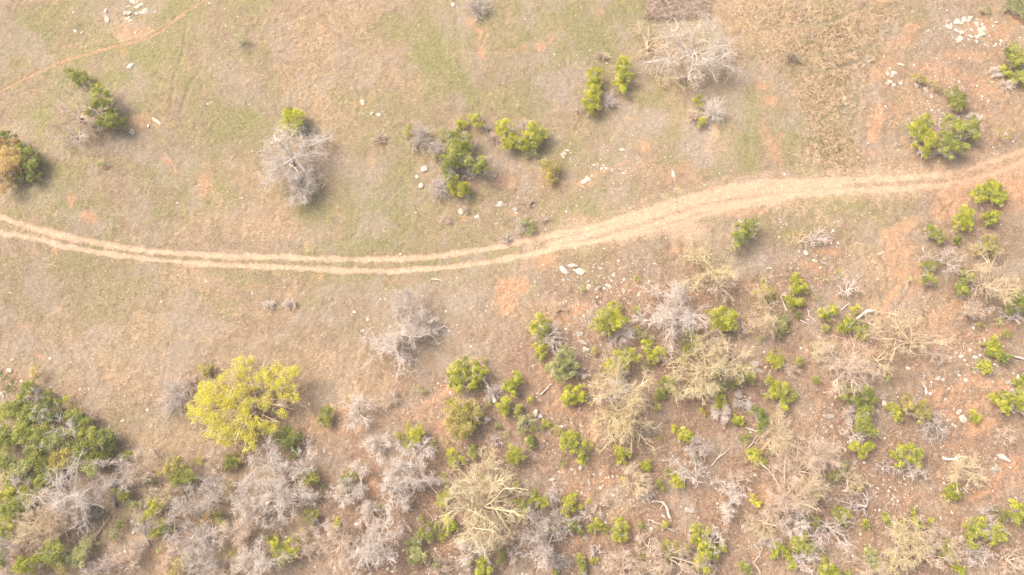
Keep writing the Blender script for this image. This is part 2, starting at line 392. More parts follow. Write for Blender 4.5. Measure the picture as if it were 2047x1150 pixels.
# ------------------------------------------------------------------ bare trees
def bare(cx, cy, rx, ry=None, wood='w', base=None, h=None, limbs=7, dens=1.0, gnarl=.2, label=None, kind='bare_tree', leaf=None, leafd=40, thick=1.0, sz=None, word=None):
    ry = ry or rx
    rng = np.random.RandomState(int(cx*3+cy*11) % 99991); dens *= .85
    k = ppm(cx, cy); sc_ = 1.32 if cy < 700 or cx > 1100 else 1.14; RX, RY = rx/k*sc_, ry/k*sc_; R = math.sqrt(RX*RY)
    if h is None: h = min(5.5, .9+1.05*R)
    c0 = ground_at(cx, cy, h*.6)
    if base: b0 = ground_at(*base)
    else: b0 = np.array([c0[0]+rng.normal(0, .1)*RX, c0[1]+rng.normal(0, .1)*RY, 0])
    b0 = np.array([b0[0], b0[1], float(gh(b0[0], b0[1]))])
    cc = c0-b0; cc[2] = h*.6
    th = rng.uniform(0, 2*math.pi)
    off = math.hypot(cc[0], cc[1])
    n = limbs
    ang = th+np.arange(n)*2*math.pi/n+rng.normal(0, .25, n); q = rng.uniform(.35, .75, n)
    tg = np.stack([cc[0]+RX*q*np.cos(ang), cc[1]+RY*q*np.sin(ang), h*(.95-.45*q)+rng.normal(0, .05, n)*h], 1)
    Lt = []; Lw = []
    tr = min(.17, .035+.030*R)*thick
    # trunk
    th_ = h*.22
    top = np.array([[cc[0]*.12, cc[1]*.12, th_]])
    a, p, d = grow(rng, np.array([[0, 0, -.1]]), top+np.array([[0, 0, .1]]), np.array([np.linalg.norm(top)+.1]), np.array([tr]), np.array([tr*.85]), np.array([.15]), 3, .05)
    Lt.append(a); s = np.repeat(p[-1], n, 0)
    v = tg-s; ln = np.linalg.norm(v, axis=1)
    a, p1, d1 = grow(rng, s, v, ln*1.05, np.full(n, tr*.6), np.full(n, tr*.2), rng.uniform(.15, .7, n), 6, gnarl*.6)
    Lw.append(a)
    m1 = max(3, int(round(6*dens**.5)))
    s1, e1 = children(rng, p1, d1, m1, .25); q = len(s1)
    out = s1-np.array([cc[0]*.5, cc[1]*.5, h*.3]); out /= np.linalg.norm(out, axis=1, keepdims=True)+1e-6
    a, p2, d2 = grow(rng, s1, e1*.6+out*.5+rng.normal(0, .55, (q, 3)), rng.uniform(.25, .55, q)*R, np.full(q, tr*.22+.004), np.full(q, tr*.08+.005), rng.uniform(.35, .85, q), 5, gnarl)
    Lw.append(a)
    # keep within bounds by height only
    m2 = max(3, int(round(4.5*dens**.5*(1 if R > 1.2 else .8))))
    s2, e2 = children(rng, p2, d2, m2, .2); q = len(s2)
    a, p3, d3 = grow(rng, s2, e2*.6+rng.normal(0, .6, (q, 3)), rng.uniform(.12, .3, q)*R+.08, np.full(q, .012*thick+.001), np.full(q, .007), rng.uniform(.25, 1, q), 3, gnarl)
    Lw.append(a)
    if R > .9:
        m3 = max(3, int(round(4.2*dens**.5)))
        s3, e3 = children(rng, p3, d3, m3, .2); q = len(s3)
        a, p4, d4 = grow(rng, s3, e3*.6+rng.normal(0, .65, (q, 3)), rng.uniform(.05, .14, q)*R+.10, np.full(q, .0075), np.full(q, .005), rng.uniform(.35, 1, q), 2, gnarl)
        Lw.append(a)
    for Lx in (Lt, Lw):
        for a in Lx:
            a[0][:, 2] = np.maximum(a[0][:, 2], -.1); a[1][:, 2] = np.maximum(a[1][:, 2], -.1)
    root = empty(kind, b0)
    link('trunk', to_mesh('trunk', Lt), BARK[wood], root)
    link('branches', to_mesh('branches', Lw), BARK[wood], root)
    if leaf:
        src = p3.reshape(-1, 3); nl = int(leafd*math.pi*RX*RY)
        C = src[rng.randint(0, len(src), nl)]+rng.normal(0, .08, (nl, 3))
        N_ = rng.normal(0, 1, (nl, 3)); N_ /= np.linalg.norm(N_, axis=1, keepdims=True)
        a_ = np.cross(N_, rng.normal(0, 1, (nl, 3))); a_ /= np.linalg.norm(a_, axis=1, keepdims=True); b_ = np.cross(N_, a_)
        S = .10*rng.uniform(.6, 1.3, nl)[:, None]
        V = np.stack([C-a_*S*.5, C+b_*S*.3, C+a_*S*.5, C-b_*S*.3], 1).reshape(-1, 3)
        link('foliage', mesh_from('foliage', V, np.arange(nl*4).reshape(-1, 4), np.repeat(rng.uniform(.2, 1, nl), 4)), LEAF[leaf], root)
    WW = {'w': 'bleached', 'p': 'pinkish tan', 'g': 'grey', 'y': 'yellow barked', 't': 'straw coloured', 'd': 'dark'}
    tree = kind == 'bare_tree'
    root['group'] = 'bare trees and brush on the slope' if tree else 'bare twiggy bushes'
    if label: root['label'] = label; root['category'] = 'tree' if tree else 'bush'
    else:
        s_ = 'tiny' if R < .5 else 'small' if R < 1.0 else 'mid sized' if R < 2.0 else 'large'
        later(root, cx, cy, '%s %s leafless %s' % (s_, WW[wood], word or ('tree' if tree else 'bush')), 'tree' if tree else 'bush')
    return root
def puff(cx, cy, rx, ry=None, wood='g', n=None, h=None, label=None, leaf=None):
    """dense dome of fine twigs rising from one root"""
    ry = ry or rx
    rng = np.random.RandomState(int(cx*5+cy*17) % 99991)
    k = ppm(cx, cy); RX, RY = rx/k*1.25, ry/k*1.25; R = math.sqrt(RX*RY)
    h = h or min(2.2, .2+.75*R)
    c0 = ground_at(cx, cy, h*.4); b0 = np.array([c0[0], c0[1], float(gh(c0[0], c0[1]))])
    n = n or int(14+24*R)
    a_ = rng.uniform(0, 2*math.pi, n); q = np.sqrt(rng.rand(n))
    tg = np.stack([RX*q*np.cos(a_), RY*q*np.sin(a_), h*np.sqrt(np.maximum(.12, 1-q*q*.9))], 1)*.8
    st = rng.normal(0, .06, (n, 3)); st[:, 2] = -.03
    ln = np.linalg.norm(tg, axis=1); L = []
    a, p1, d1 = grow(rng, st, tg, ln, np.full(n, .010+.008*R), np.full(n, .008), rng.uniform(.4, .9, n), 4, .13)
    Ls = [a]
    s, e = children(rng, p1, d1, 5, .3); m = len(s)
    a, p2, d2 = grow(rng, s, e+rng.normal(0, .4, (m, 3)), rng.uniform(.2, .45, m)*R+.06, np.full(m, .012), np.full(m, .007), rng.uniform(.5, 1, m), 3, .25); L.append(a)
    s, e = children(rng, p2, d2, 3, .2); m = len(s)
    a, p3, d3 = grow(rng, s, e+rng.normal(0, .55, (m, 3)), rng.uniform(.08, .2, m)*R+.06, np.full(m, .009), np.full(m, .005), rng.uniform(.5, 1, m), 2, .3); L.append(a)
    for a in L: a[0][:, 2] = np.maximum(a[0][:, 2], .02); a[1][:, 2] = np.maximum(a[1][:, 2], .02)
    root = empty('twiggy_bush', b0)
    link('stem', to_mesh('stem', Ls), BARK[wood], root); link('twigs', to_mesh('twigs', L), BARK[wood], root)
    root['group'] = 'bare twiggy bushes'
    WW = {'w': 'bleached', 'p': 'pinkish tan', 'g': 'grey', 'y': 'yellowish', 't': 'straw coloured', 'd': 'dark brown'}
    if label: root['label'] = label; root['category'] = 'bush'
    else:
        s_ = 'tiny' if R < .5 else 'small' if R < 1.0 else 'mid sized'
        later(root, cx, cy, '%s %s twiggy bush' % (s_, WW[wood]), 'bush')
    return root
def stick(path, r, wood='w', forks=3, label=None, kind='fallen_branch', h=.18, cat_='branch', sub=.35, tone=.42):
    """a fallen branch or log lying along a pixel path"""
    rng = np.random.RandomState(int(path[0][0]*3+path[0][1]*5) % 99991)
    r = r*.85
    P = np.array([ground_at(x, y, h if i else r*.8) for i, (x, y) in enumerate(path)])
    b0 = P[0].copy(); b0[2] = float(gh(b0[0], b0[1])); P = P-b0
    # resample
    n = 1; pts = [P[0]]
    for i in range(len(P)-1):
        seg = np.linalg.norm(P[i+1]-P[i]); kk = max(2, int(seg/.35))
        for j in range(1, kk+1): pts.append(P[i]+(P[i+1]-P[i])*j/kk+(rng.normal(0, .03, 3) if j < kk else 0))
    pts = np.array(pts); N = len(pts)-1
    rr = np.linspace(r, r*.35, N+1)
    L = [[pts[:-1], pts[1:], rr[:-1], rr[1:], np.clip(np.full(N, tone)+rng.normal(0, .08, N), 0, 1)]]
    root_pts = pts[:, None, :]; dd = np.gradient(pts, axis=0)[:, None, :]; dd /= np.linalg.norm(dd, axis=2, keepdims=True)+1e-9
    ln = np.linalg.norm(P[-1]-P[0])
    L2 = []
    if forks:
        s, e = children(rng, root_pts, dd, forks, .35); m = len(s)
        v = e*.8+rng.normal(0, .6, (m, 3)); v[:, 2] = np.abs(v[:, 2])*.3
        a, p2, d2 = grow(rng, s, v, rng.uniform(.5, 1, m)*sub*ln, np.full(m, r*.38), np.full(m, r*.14), rng.uniform(.5, .95, m), 4, .22); L2.append(a)
        s, e = children(rng, p2, d2, 3, .3); m = len(s)
        v = e*.8+rng.normal(0, .5, (m, 3))
        a, p3, d3 = grow(rng, s, v, rng.uniform(.5, 1, m)*sub*.4*ln, np.full(m, max(.01, r*.15)), np.full(m, .008), rng.uniform(.5, 1, m), 3, .25); L2.append(a)
        for a in L2: a[0][:, 2] = np.maximum(a[0][:, 2], .03); a[1][:, 2] = np.maximum(a[1][:, 2], .03)
    root = empty(kind, b0)
    link('stem', to_mesh('stem', L), BARK[wood], root)
    if L2: link('side_branches', to_mesh('side_branches', L2), BARK[wood], root)
    root['group'] = 'fallen dead wood'
    if label: root['label'] = label; root['category'] = cat_
    else: later(root, path[0][0], path[0][1], 'thin dead branch lying on the ground', cat_)
    return root

# ------------------------------------------------------------------ rocks
def rock_mesh(seed, flat=.45, ang=16, rough=0):
    rng = np.random.RandomState(seed)
    bm = bmesh.new()
    for _ in range(ang):
        v = rng.normal(0, 1, 3); v /= np.linalg.norm(v); v *= rng.uniform(.8, 1.05)
        bm.verts.new((v[0]*.5, v[1]*.5, v[2]*.5*flat))
    bmesh.ops.convex_hull(bm, input=bm.verts[:])
    for v in [v for v in bm.verts if not v.link_faces]: bm.verts.remove(v)
    bmesh.ops.bevel(bm, geom=bm.edges[:], offset=.035, segments=1, affect='EDGES', clamp_overlap=True)
    if rough:
        bmesh.ops.triangulate(bm, faces=bm.faces[:])
        bmesh.ops.subdivide_edges(bm, edges=bm.edges[:], cuts=2, use_grid_fill=True)
        for v in bm.verts:
            v.co += v.normal*float(rng.normal(0, 1))*rough
    me = bpy.data.meshes.new('rock'); bm.to_mesh(me); bm.free()
    a = me.attributes.new('tone', 'FLOAT', 'POINT')
    a.data.foreach_set('value', np.clip(.6+rng.normal(0, .08, len(me.vertices)), 0, 1).astype(np.float32))
    return me
ROCKS = [rock_mesh(i, .5, 13+i % 5) for i in range(14)]
for me in ROCKS: me.materials.append(STONE)
ROCKS_G = [rock_mesh(40+i, .6, 15) for i in range(5)]
for me in ROCKS_G: me.materials.append(STONE_G)
def rock(x, y, w, l=None, rot=None, grey=False, label=None, group=None, rng=random):
    l = l or w; k = ppm(x, y)
    p = ground_at(x, y); p[2] = float(gh(p[0], p[1]))
    me = (ROCKS_G if grey else ROCKS)[int(x*7+y*3) % (5 if grey else 14)]
    s = (w/k*2, l/k*2)
    hz = min(s)*.7
    o = bpy.data.objects.new('rock', me); COL.objects.link(o)
    o.location = (p[0], p[1], p[2]+hz*.08); o.scale = (s[0], s[1], hz)
    o.rotation_euler = (rng.uniform(-.1, .1), rng.uniform(-.1, .1), math.radians(rot) if rot is not None else rng.uniform(0, 6.28))
    if group: o['group'] = group
    if label: o['label'] = label; o['category'] = 'rock'
    else: later(o, x, y, ('grey' if grey else 'pale')+(' slab' if max(w, l)/min(w, l) > 1.5 else ' stone'), 'rock')
    return o

# ------------------------------------------------------------------ GROUND
RUT_A = [(-160,395),(-60,420),(0,436),(60,456),(150,478),(250,493),(340,502),(450,510),(560,513),(680,517),(760,517),(850,513),(930,503),(1000,492),(1060,480),(1120,469),(1180,457),(1250,438),(1320,416),(1390,394),(1450,379),(1520,367),(1590,363),(1700,359),(1800,354),(1870,350),(1920,344),(1980,325),(2047,301),(2200,250)]
RUT_B = [(-160,450),(-60,460),(0,468),(60,476),(130,493),(230,508),(330,519),(450,528),(560,533),(680,538),(780,540),(870,535),(960,525),(1050,511),(1120,497),(1200,483),(1270,464),(1340,440),(1400,420),(1480,406),(1550,393),(1620,383),(1700,379),(1800,376),(1880,370),(1950,356),(2000,343),(2047,319),(2200,268)]
RUT_C = [(1100,492),(1180,470),(1260,446),(1330,424),(1400,404),(1470,388),(1540,377),(1600,372),(1680,368)]
RUT_D = [(1230,480),(1300,466),(1350,452),(1390,436),(1440,420),(1500,410),(1560,400)]
TRAIL = [(-120,240),(-40,195),(0,172),(40,152),(80,134),(120,116),(160,106),(200,97),(240,88),(290,80),(325,62),(355,38),(410,2),(470,-40)]
TRAIL2 = [(215,88),(270,70),(310,62),(345,42),(380,18)]
CREAM = [(-60,418),(0,432),(40,445),(100,462)]
def seg_dist(X, Y, path):
    D = np.full(X.shape, 1e9)
    for (x0, y0), (x1, y1) in zip(path[:-1], path[1:]):
        dx, dy = x1-x0, y1-y0; t = np.clip(((X-x0)*dx+(Y-y0)*dy)/(dx*dx+dy*dy), 0, 1)
        D = np.minimum(D, np.hypot(X-x0-t*dx, Y-y0-t*dy))
    return D
GREEN = [ # x, y, rx, ry, angle, strength: short green grass
 (60,60,90,60,0,.45),(20,95,60,25,0,.5),(45,130,40,20,0,.35),(120,45,60,40,0,.3),(330,130,50,80,10,.6),(370,60,50,70,20,.6),(420,160,50,90,0,.45),(480,60,50,60,0,.45),
 (500,120,60,50,0,.4),(370,180,30,50,0,.5),(540,190,70,60,0,.35),(480,240,80,40,0,.3),(400,270,70,50,0,.25),(300,340,80,50,20,.55),(360,340,60,60,0,.4),(340,420,80,40,0,.35),
 (100,400,80,30,0,.35),(200,450,60,30,0,.35),(450,360,50,50,0,.25),(640,430,50,70,0,.4),(720,420,70,60,0,.55),(760,470,60,40,0,.65),(700,490,90,20,0,.6),(800,380,40,60,0,.35),
 (820,330,40,60,0,.35),(700,200,60,60,0,.4),(640,160,40,50,0,.3),(860,60,40,60,0,.5),(870,120,60,70,0,.75),(900,160,60,50,0,.7),(940,120,30,70,0,.45),(960,200,70,50,0,.5),(820,40,30,40,0,.4),
 (1000,90,60,50,0,.35),(1070,50,50,40,0,.7),(1100,90,50,40,0,.5),(1150,60,60,50,0,.6),(1220,60,70,50,0,.75),(1140,180,50,60,0,.35),(1250,110,50,40,0,.5),(1330,45,90,12,0,.7),(1420,60,20,60,0,.5),
 (1500,270,70,55,0,.75),(1480,215,40,30,0,.4),(1590,270,35,35,0,.75),(1605,240,30,30,0,.6),(1720,150,14,80,5,.75),(1750,100,30,60,20,.6),(1800,40,40,40,0,.55),(1840,20,30,30,0,.5),(1700,230,20,60,0,.4),(1600,120,40,30,0,.25),
 (1700,410,120,22,0,.75),(1760,440,80,40,0,.5),(1740,480,60,50,0,.4),(1700,367,130,5,0,.7),(1400,300,30,60,0,.3),(1450,330,80,20,0,.4),(1640,320,70,20,0,.3),
 (200,492,130,6,8,.8),(400,518,150,5,0,.8),(620,526,150,4,0,.7),(850,525,100,5,-3,.7),(1000,507,60,5,-8,.7),(1300,450,60,4,-18,.3),
 (100,530,100,30,0,.5),(230,560,90,40,0,.5),(180,620,90,50,0,.5),(330,580,80,60,0,.35),(50,600,60,50,0,.35),(430,600,60,30,0,.35),(600,600,60,16,-8,.7),(700,570,80,25,0,.6),(450,550,90,15,0,.4),
 (820,560,90,15,0,.5),(920,560,60,20,0,.35),(250,680,120,60,0,.3),(120,720,90,40,0,.25),(300,860,80,40,0,.3),(250,830,60,40,0,.3),(700,640,40,40,0,.3),(780,640,30,30,0,.4),(920,640,30,30,0,.4),(200,60,80,60,0,.25),
 (540,330,60,70,0,.25),(230,170,60,50,0,.25),(60,200,50,60,0,.3),(20,440,40,12,0,.5),(950,330,30,20,0,.3),(1080,420,30,30,0,.25),(1050,600,40,60,0,.3),(280,1000,50,40,0,.35),(230,1040,50,30,0,.35),(450,1090,60,40,0,.3),(600,1100,70,40,0,.2),
]
RED = [
 (1010,575,22,18,0,.95),(1005,600,22,14,20,.95),(1040,570,16,22,0,.8),(1015,620,13,24,5,.9),(1090,525,32,14,-8,.95),(1070,520,20,12,0,.7),(1150,625,30,18,0,.6),(1145,620,14,10,0,.9),(1125,640,24,14,0,.5),
 (955,65,14,8,10,.9),(940,45,14,10,0,.6),(960,110,8,12,0,.85),(955,80,10,30,0,.35),(1074,95,7,8,0,.85),(1045,98,8,8,0,.5),(1097,78,9,8,0,.55),(1173,72,5,6,0,.6),(1190,20,14,8,0,.4),
 (250,62,24,12,0,.75),(275,65,40,12,0,.5),(245,100,10,16,-20,.5),(335,325,8,20,-35,.85),(352,343,6,6,0,.6),(178,435,13,12,0,.9),(142,405,6,12,0,.8),(115,495,14,8,0,.7),(160,270,18,10,0,.2),(270,250,50,14,0,.35),
 (405,360,16,30,15,.55),(743,325,8,22,10,.6),(740,340,10,8,0,.5),(730,215,20,14,0,.35),(850,345,12,12,0,.5),(640,550,12,8,0,.5),(510,565,20,8,0,.35),(470,590,14,8,0,.2),(80,715,12,5,0,.8),(60,650,20,8,0,.2),
 (1290,290,18,12,0,.7),(1010,360,22,12,0,.4),(1100,370,26,12,0,.35),(1170,365,22,8,20,.7),(1190,345,50,6,-20,.5),(1270,340,40,12,-20,.25),(1265,235,20,5,-20,.5),(1020,430,14,9,25,.6),(925,437,10,8,0,.5),(1160,440,30,14,0,.25),(1350,350,60,30,0,.2),(1370,330,20,14,0,.3),
 (1520,170,12,6,10,.6),(1540,200,18,10,10,.6),(1550,290,14,50,-25,.45),(1565,270,6,6,0,.7),(1755,240,14,26,8,.85),(1745,265,14,20,0,.85),(1760,225,10,14,0,.7),(1820,60,26,12,-35,.7),(1800,85,30,14,-20,.6),(1780,120,30,20,0,.45),(1760,150,30,20,0,.45),
 (1860,140,40,30,0,.3),(1990,60,50,20,0,.5),(2035,40,20,12,0,.85),(1950,110,70,10,-5,.45),(1880,160,60,30,0,.35),(1960,180,50,40,0,.3),(1800,215,50,30,0,.3),(1740,300,24,10,0,.35),(2000,250,60,40,0,.2),
 (1950,360,80,14,-12,.55),(2020,380,50,30,0,.75),(2030,330,40,16,-18,.6),(2010,410,40,20,0,.6),(1900,400,30,26,-45,.65),(1880,430,16,18,-40,.6),(1990,340,30,10,-12,.5),(1900,350,90,8,0,.4),
 (1505,392,20,10,0,.4),(1570,390,16,8,0,.8),(1480,430,30,8,0,.5),(1510,425,16,6,0,.6),(1360,500,20,8,0,.5),(1345,505,14,8,0,.8),(1590,475,20,10,0,.3),(1650,500,30,8,5,.6),(1620,530,30,10,20,.4),(1668,590,8,6,40,.8),
 (1800,500,30,30,0,.5),(1790,480,24,24,0,.6),(1810,455,26,14,-30,.65),(1840,560,30,30,0,.35),(1800,550,24,26,0,.5),(1790,590,8,50,35,.75),(1870,640,60,14,-38,.55),(1900,680,40,10,-30,.6),(1930,700,60,10,-25,.35),(1870,700,60,60,0,.4),(2000,660,60,10,-20,.5),
 (1450,560,40,20,0,.25),(1500,570,30,14,0,.3),(1390,600,30,20,0,.35),(1240,580,80,20,0,.25),(1300,600,50,30,0,.2),(1100,640,40,40,0,.25),(1080,710,12,10,0,.6),(1090,730,26,16,0,.35),(1050,760,30,16,0,.3),(900,780,12,14,0,.75),(870,800,40,20,-30,.5),(850,820,60,20,-30,.35),
 (880,850,30,20,0,.35),(1100,780,14,8,0,.6),(1130,760,50,14,0,.35),(1140,815,60,20,0,.35),(1180,870,20,20,0,.45),(1090,900,20,10,0,.2),(1220,770,8,7,0,.6),(1260,800,14,10,0,.65),(1280,815,16,12,0,.45),(1280,830,40,20,0,.3),
 (1150,950,60,30,0,.25),(1170,1000,20,16,0,.55),(1130,980,60,16,0,.35),(1275,1050,12,14,0,.65),(1280,1070,12,10,0,.7),(1150,1090,22,8,-40,.7),(1135,1105,12,8,0,.7),(1190,1075,30,10,0,.35),(1205,960,40,12,0,.35),
 (1400,660,40,20,0,.35),(1390,650,16,8,0,.5),(1430,700,30,14,-30,.45),(1480,695,30,12,0,.2),(1560,750,60,20,0,.15),(1540,985,30,14,0,.55),(1530,975,20,14,0,.4),(1580,960,16,10,0,.45),(1500,1000,60,20,0,.3),(1440,1000,20,8,0,.3),
 (1740,700,60,40,0,.25),(1690,760,50,30,0,.2),(1850,740,30,8,0,.35),(1880,785,26,14,-15,.65),(1920,775,60,14,-30,.65),(1950,760,30,16,0,.6),(1900,800,40,12,-30,.45),(1990,770,50,16,0,.6),(1960,810,50,20,0,.5),(1910,830,30,14,0,.5),(1970,850,24,14,0,.85),(1950,860,20,10,0,.6),
 (2010,940,60,12,-38,.5),(1960,985,24,10,-38,.8),(1990,960,40,8,-40,.7),(2030,925,30,10,-38,.6),(2000,980,60,20,-30,.25),(1955,990,6,14,10,.9),(1930,890,30,16,0,.3),
 (740,990,10,10,0,.5),(745,970,10,14,0,.6),(790,1080,20,20,0,.55),(800,1060,20,12,0,.4),(590,1050,50,14,0,.35),(370,940,14,8,0,.6),(380,950,16,8,0,.4),(680,820,50,16,-20,.35),(640,860,40,10,0,.35),(370,1030,20,50,0,.35),(340,1120,30,30,0,.4),(300,1110,30,30,0,.25),(880,1100,20,20,0,.3),
 (40,760,30,20,0,.3),(100,1060,30,10,0,.4),(85,1045,14,8,0,.5),(140,860,20,14,0,.35),(290,1010,20,20,0,.2),(700,1130,60,20,0,.2),(380,1080,20,30,0,.3),(1600,1120,60,30,0,.15),(1700,1090,60,30,0,.2),(1820,1000,60,30,0,.2),
]
SAND = [(1570,375,55,16,0,.85),(1540,395,60,14,-10,.6),(1350,455,50,20,-15,.55),(1375,470,30,22,0,.5),(1420,410,50,16,-18,.5),(1280,460,60,14,-18,.5),(1180,480,60,12,-10,.3),(1640,365,60,10,0,.4),(1060,505,50,14,-10,.25),(1640,395,50,8,0,.35),(1345,470,14,30,0,.45),(1425,275,9,28,15,.6),(1440,290,30,30,0,.2),(335,325,6,18,-35,.4),(250,70,20,10,0,.35),(2035,305,20,10,-20,.5),(1880,360,30,12,0,.3)]
STRAW = [(240,50,40,30,0,.6),(130,90,60,14,-10,.6),(90,110,40,10,0,.5),(170,80,40,20,0,.4),(640,80,90,60,0,.6),(620,150,70,60,0,.55),(700,60,70,60,0,.55),(760,100,50,70,0,.35),(580,60,60,50,0,.35),(680,240,50,60,0,.3),(440,160,40,30,0,.3),(480,150,60,40,0,.35),
 (1560,40,130,50,0,.95),(1680,60,120,60,0,.95),(1600,110,120,50,0,.9),(1650,150,100,50,0,1),(1660,210,70,60,0,1),(1700,120,70,60,0,.95),(1660,290,60,50,0,1),(1690,330,60,30,0,.8),(1520,90,60,40,0,.7),(1500,130,50,30,0,.5),(1760,20,60,30,0,.8),(1740,330,60,30,0,.5),(1330,25,70,24,0,.3),
 (430,440,60,24,0,.45),(560,450,90,30,0,.6),(620,470,60,20,0,.6),(500,430,50,30,0,.45),(540,400,40,40,0,.4),(480,350,40,40,0,.35),(420,380,30,40,0,.4),(400,550,60,25,0,.45),(360,560,60,30,0,.4),(550,650,80,40,0,.35),(600,720,90,50,0,.35),(650,760,90,60,0,.5),(680,790,60,40,0,.55),(640,850,60,30,0,.5),(420,660,60,30,0,.3),(300,660,40,40,0,.25),(270,760,90,50,0,.3),(350,870,60,40,0,.4),(320,890,60,30,0,.45),(700,830,40,40,0,.4),(760,780,50,50,0,.3),
 (1740,530,60,60,0,.6),(1770,600,60,50,0,.5),(1720,480,60,40,0,.4),(1640,430,60,20,0,.5),(1560,430,60,20,0,.4),(1800,640,80,50,0,.45),(1850,680,60,50,0,.45),(1620,860,60,50,0,.25),(1760,420,40,20,0,.3),(1430,460,60,30,0,.4),(1230,1000,80,40,0,.4),(1330,880,60,50,0,.25),(1560,1050,60,60,0,.25),(1850,340,80,20,0,.4),(1800,310,60,30,0,.3),(890,400,60,60,0,.3),(1930,930,60,40,0,.3),(1630,700,60,60,0,.2)]
SLOPE = [(1500,800,700,330,0,.9),(1150,700,200,120,0,.55),(1900,300,170,300,0,.6),(1250,1050,500,130,0,.5),(700,1050,300,100,0,.35),(300,1050,250,130,0,.3),(1820,180,100,110,0,.5),(120,880,160,150,0,.45),(1200,600,180,70,0,.4),(90,300,140,40,0,.3),(1000,370,150,60,0,.35),(880,730,80,100,0,.35),(370,900,90,50,0,.2)]
DUST_SHADE = [(1280,250,70,40,10,.75),(1310,290,50,20,0,.4),(230,290,70,24,0,.6),(350,350,40,20,0,.4),(300,310,70,20,0,.45),(380,320,60,40,0,.3),(1400,260,40,60,0,.6),(1430,330,60,20,0,.4),(180,450,40,20,0,.5),(195,455,20,16,0,.5),(900,60,20,50,-20,.6),(930,60,30,30,0,.5),(960,130,20,40,0,.5),  # grey ground patches; some paint the cast shade right of trees and bushes
 (1100,170,40,60,0,.5),(1160,130,60,60,0,.3),(1060,120,40,40,0,.3),(750,380,60,50,0,.4),(640,330,30,60,0,.25),(660,590,30,20,0,.6),(740,600,120,50,0,.35),(850,600,90,50,0,.5),(930,620,60,60,0,.55),(880,680,60,60,0,.3),(1000,650,40,60,0,.3),(1500,240,60,30,0,.2),(1540,505,60,30,0,.5),(1240,250,50,26,0,.5),(210,20,40,34,0,.6),(230,40,60,30,0,.35),(60,390,80,30,0,.4),(30,410,60,20,0,.4),(440,560,30,10,0,.3),(260,700,60,24,0,.3),(400,650,60,14,0,.3),(1000,320,60,20,0,.4),(1040,350,60,30,0,.35),(1740,140,10,60,0,.4),(1400,180,60,60,0,.35),(1470,160,50,30,0,.35),(1550,240,50,50,0,.3),(1200,470,70,10,-12,.5),(1420,960,50,40,0,.4),(1460,540,30,30,0,.3)]
LITTER = []
def blobs(X, Y, lst, seed, warp=16):
    wx = (fbm(X, Y, 60, seed, 4)-.5)*2*warp*2.0; wy = (fbm(X, Y, 60, seed+5, 4)-.5)*2*warp*2.0
    br = (fbm(X, Y, 34, seed+9, 4)-.5)
    XX, YY = X+wx, Y+wy; M = np.zeros(X.shape)
    for (x, y, rx, ry, a, s) in lst:
        m_ = (np.abs(XX-x) < (rx+ry)*1.9) & (np.abs(YY-y) < (rx+ry)*1.9)
        if not m_.any(): continue
        ca, sa = math.cos(math.radians(a)), math.sin(math.radians(a))
        dx, dy = XX[m_]-x, YY[m_]-y
        u = (dx*ca+dy*sa)/rx; v = (-dx*sa+dy*ca)/ry
        d = np.sqrt(u*u+v*v)
        M[m_] = np.maximum(M[m_], s*np.clip(1.35-d+br[m_]*1.3, 0, 1))
    return M
STEP = 0.115
gx = np.arange(-68, 68.01, STEP); gy = np.arange(-33, 44.01, STEP)
GX, GY = np.meshgrid(gx, gy)
PX, PY = to_px(GX, GY)
wob = (fbm(PX, PY, 40, 3, 3)-.5)*6+(fbm(PX, PY, 9, 4, 2)-.5)*5
dA = seg_dist(PX, PY, RUT_A)+wob; dB = seg_dist(PX, PY, RUT_B)+wob; dT = np.minimum(seg_dist(PX, PY, TRAIL), seg_dist(PX, PY, TRAIL2)+1.5)+wob*.4
wid = 5.2+4.0*np.exp(-((PX-1450)/230)**2)
rutm = np.maximum(np.clip(1.55-dA/wid, 0, 1), np.clip(1.55-dB/(wid*.9), 0, 1))*(0.72+.5*(fbm(PX, PY, 18, 8, 3)-.3))
sft = np.clip(1.5-seg_dist(PX, PY, RUT_C)/11-.5*fbm(PX, PY, 20, 66, 3), 0, 1)*.8; sft = np.maximum(sft, np.clip(1.5-seg_dist(PX, PY, RUT_D)/8-.6*fbm(PX, PY, 20, 67, 3), 0, 1)*.75)
rutm = np.maximum(rutm, sft)
cream = np.clip(1.5-seg_dist(PX, PY, CREAM)/4, 0, 1)*.6
trailm = np.clip(1.6-dT/2.6, 0, 1)
road_inside = (np.minimum(dA, dB) < wid*1.3) | ((dA+dB) < 62)
sand = np.clip(np.maximum.reduce([rutm, blobs(PX, PY, SAND, 21, 8)]), 0, 1)
halo = np.clip(1-np.minimum(dA, dB)/34, 0, 1)*.45*np.clip((PX-900)/400, 0, 1)
sand = np.clip(np.maximum(sand, halo), 0, 1)
red = blobs(PX, PY, RED, 31, 6)
red = red*(.9+.22*np.clip((PX-950)/500, 0, 1)); red = np.clip(red, 0, 1); red = np.maximum(red, trailm*.55)
redtone = np.clip((PX-1780)/150, 0, 1)
red = np.maximum(red, rutm*(.25+.55*redtone)*.8); sand = sand*(1-.35*redtone)
cracks = [[(1905,395),(1885,430),(1850,470)],[(1808,590),(1782,625)],[(2047,925),(2010,945),(1985,962),(1960,985),(1952,1000)],[(1940,660),(1900,705),(1875,735)],[(2000,640),(1950,680)],[(1985,790),(1950,800),(1905,790),(1890,812)],[(1900,870),(1912,850),(1935,840)]]
crk = np.full(PX.shape, 1e9)
for c in cracks: crk = np.minimum(crk, seg_dist(PX+(fbm(PX, PY, 26, 55, 3)-.5)*34, PY+(fbm(PX, PY, 22, 56, 3)-.5)*30, c))
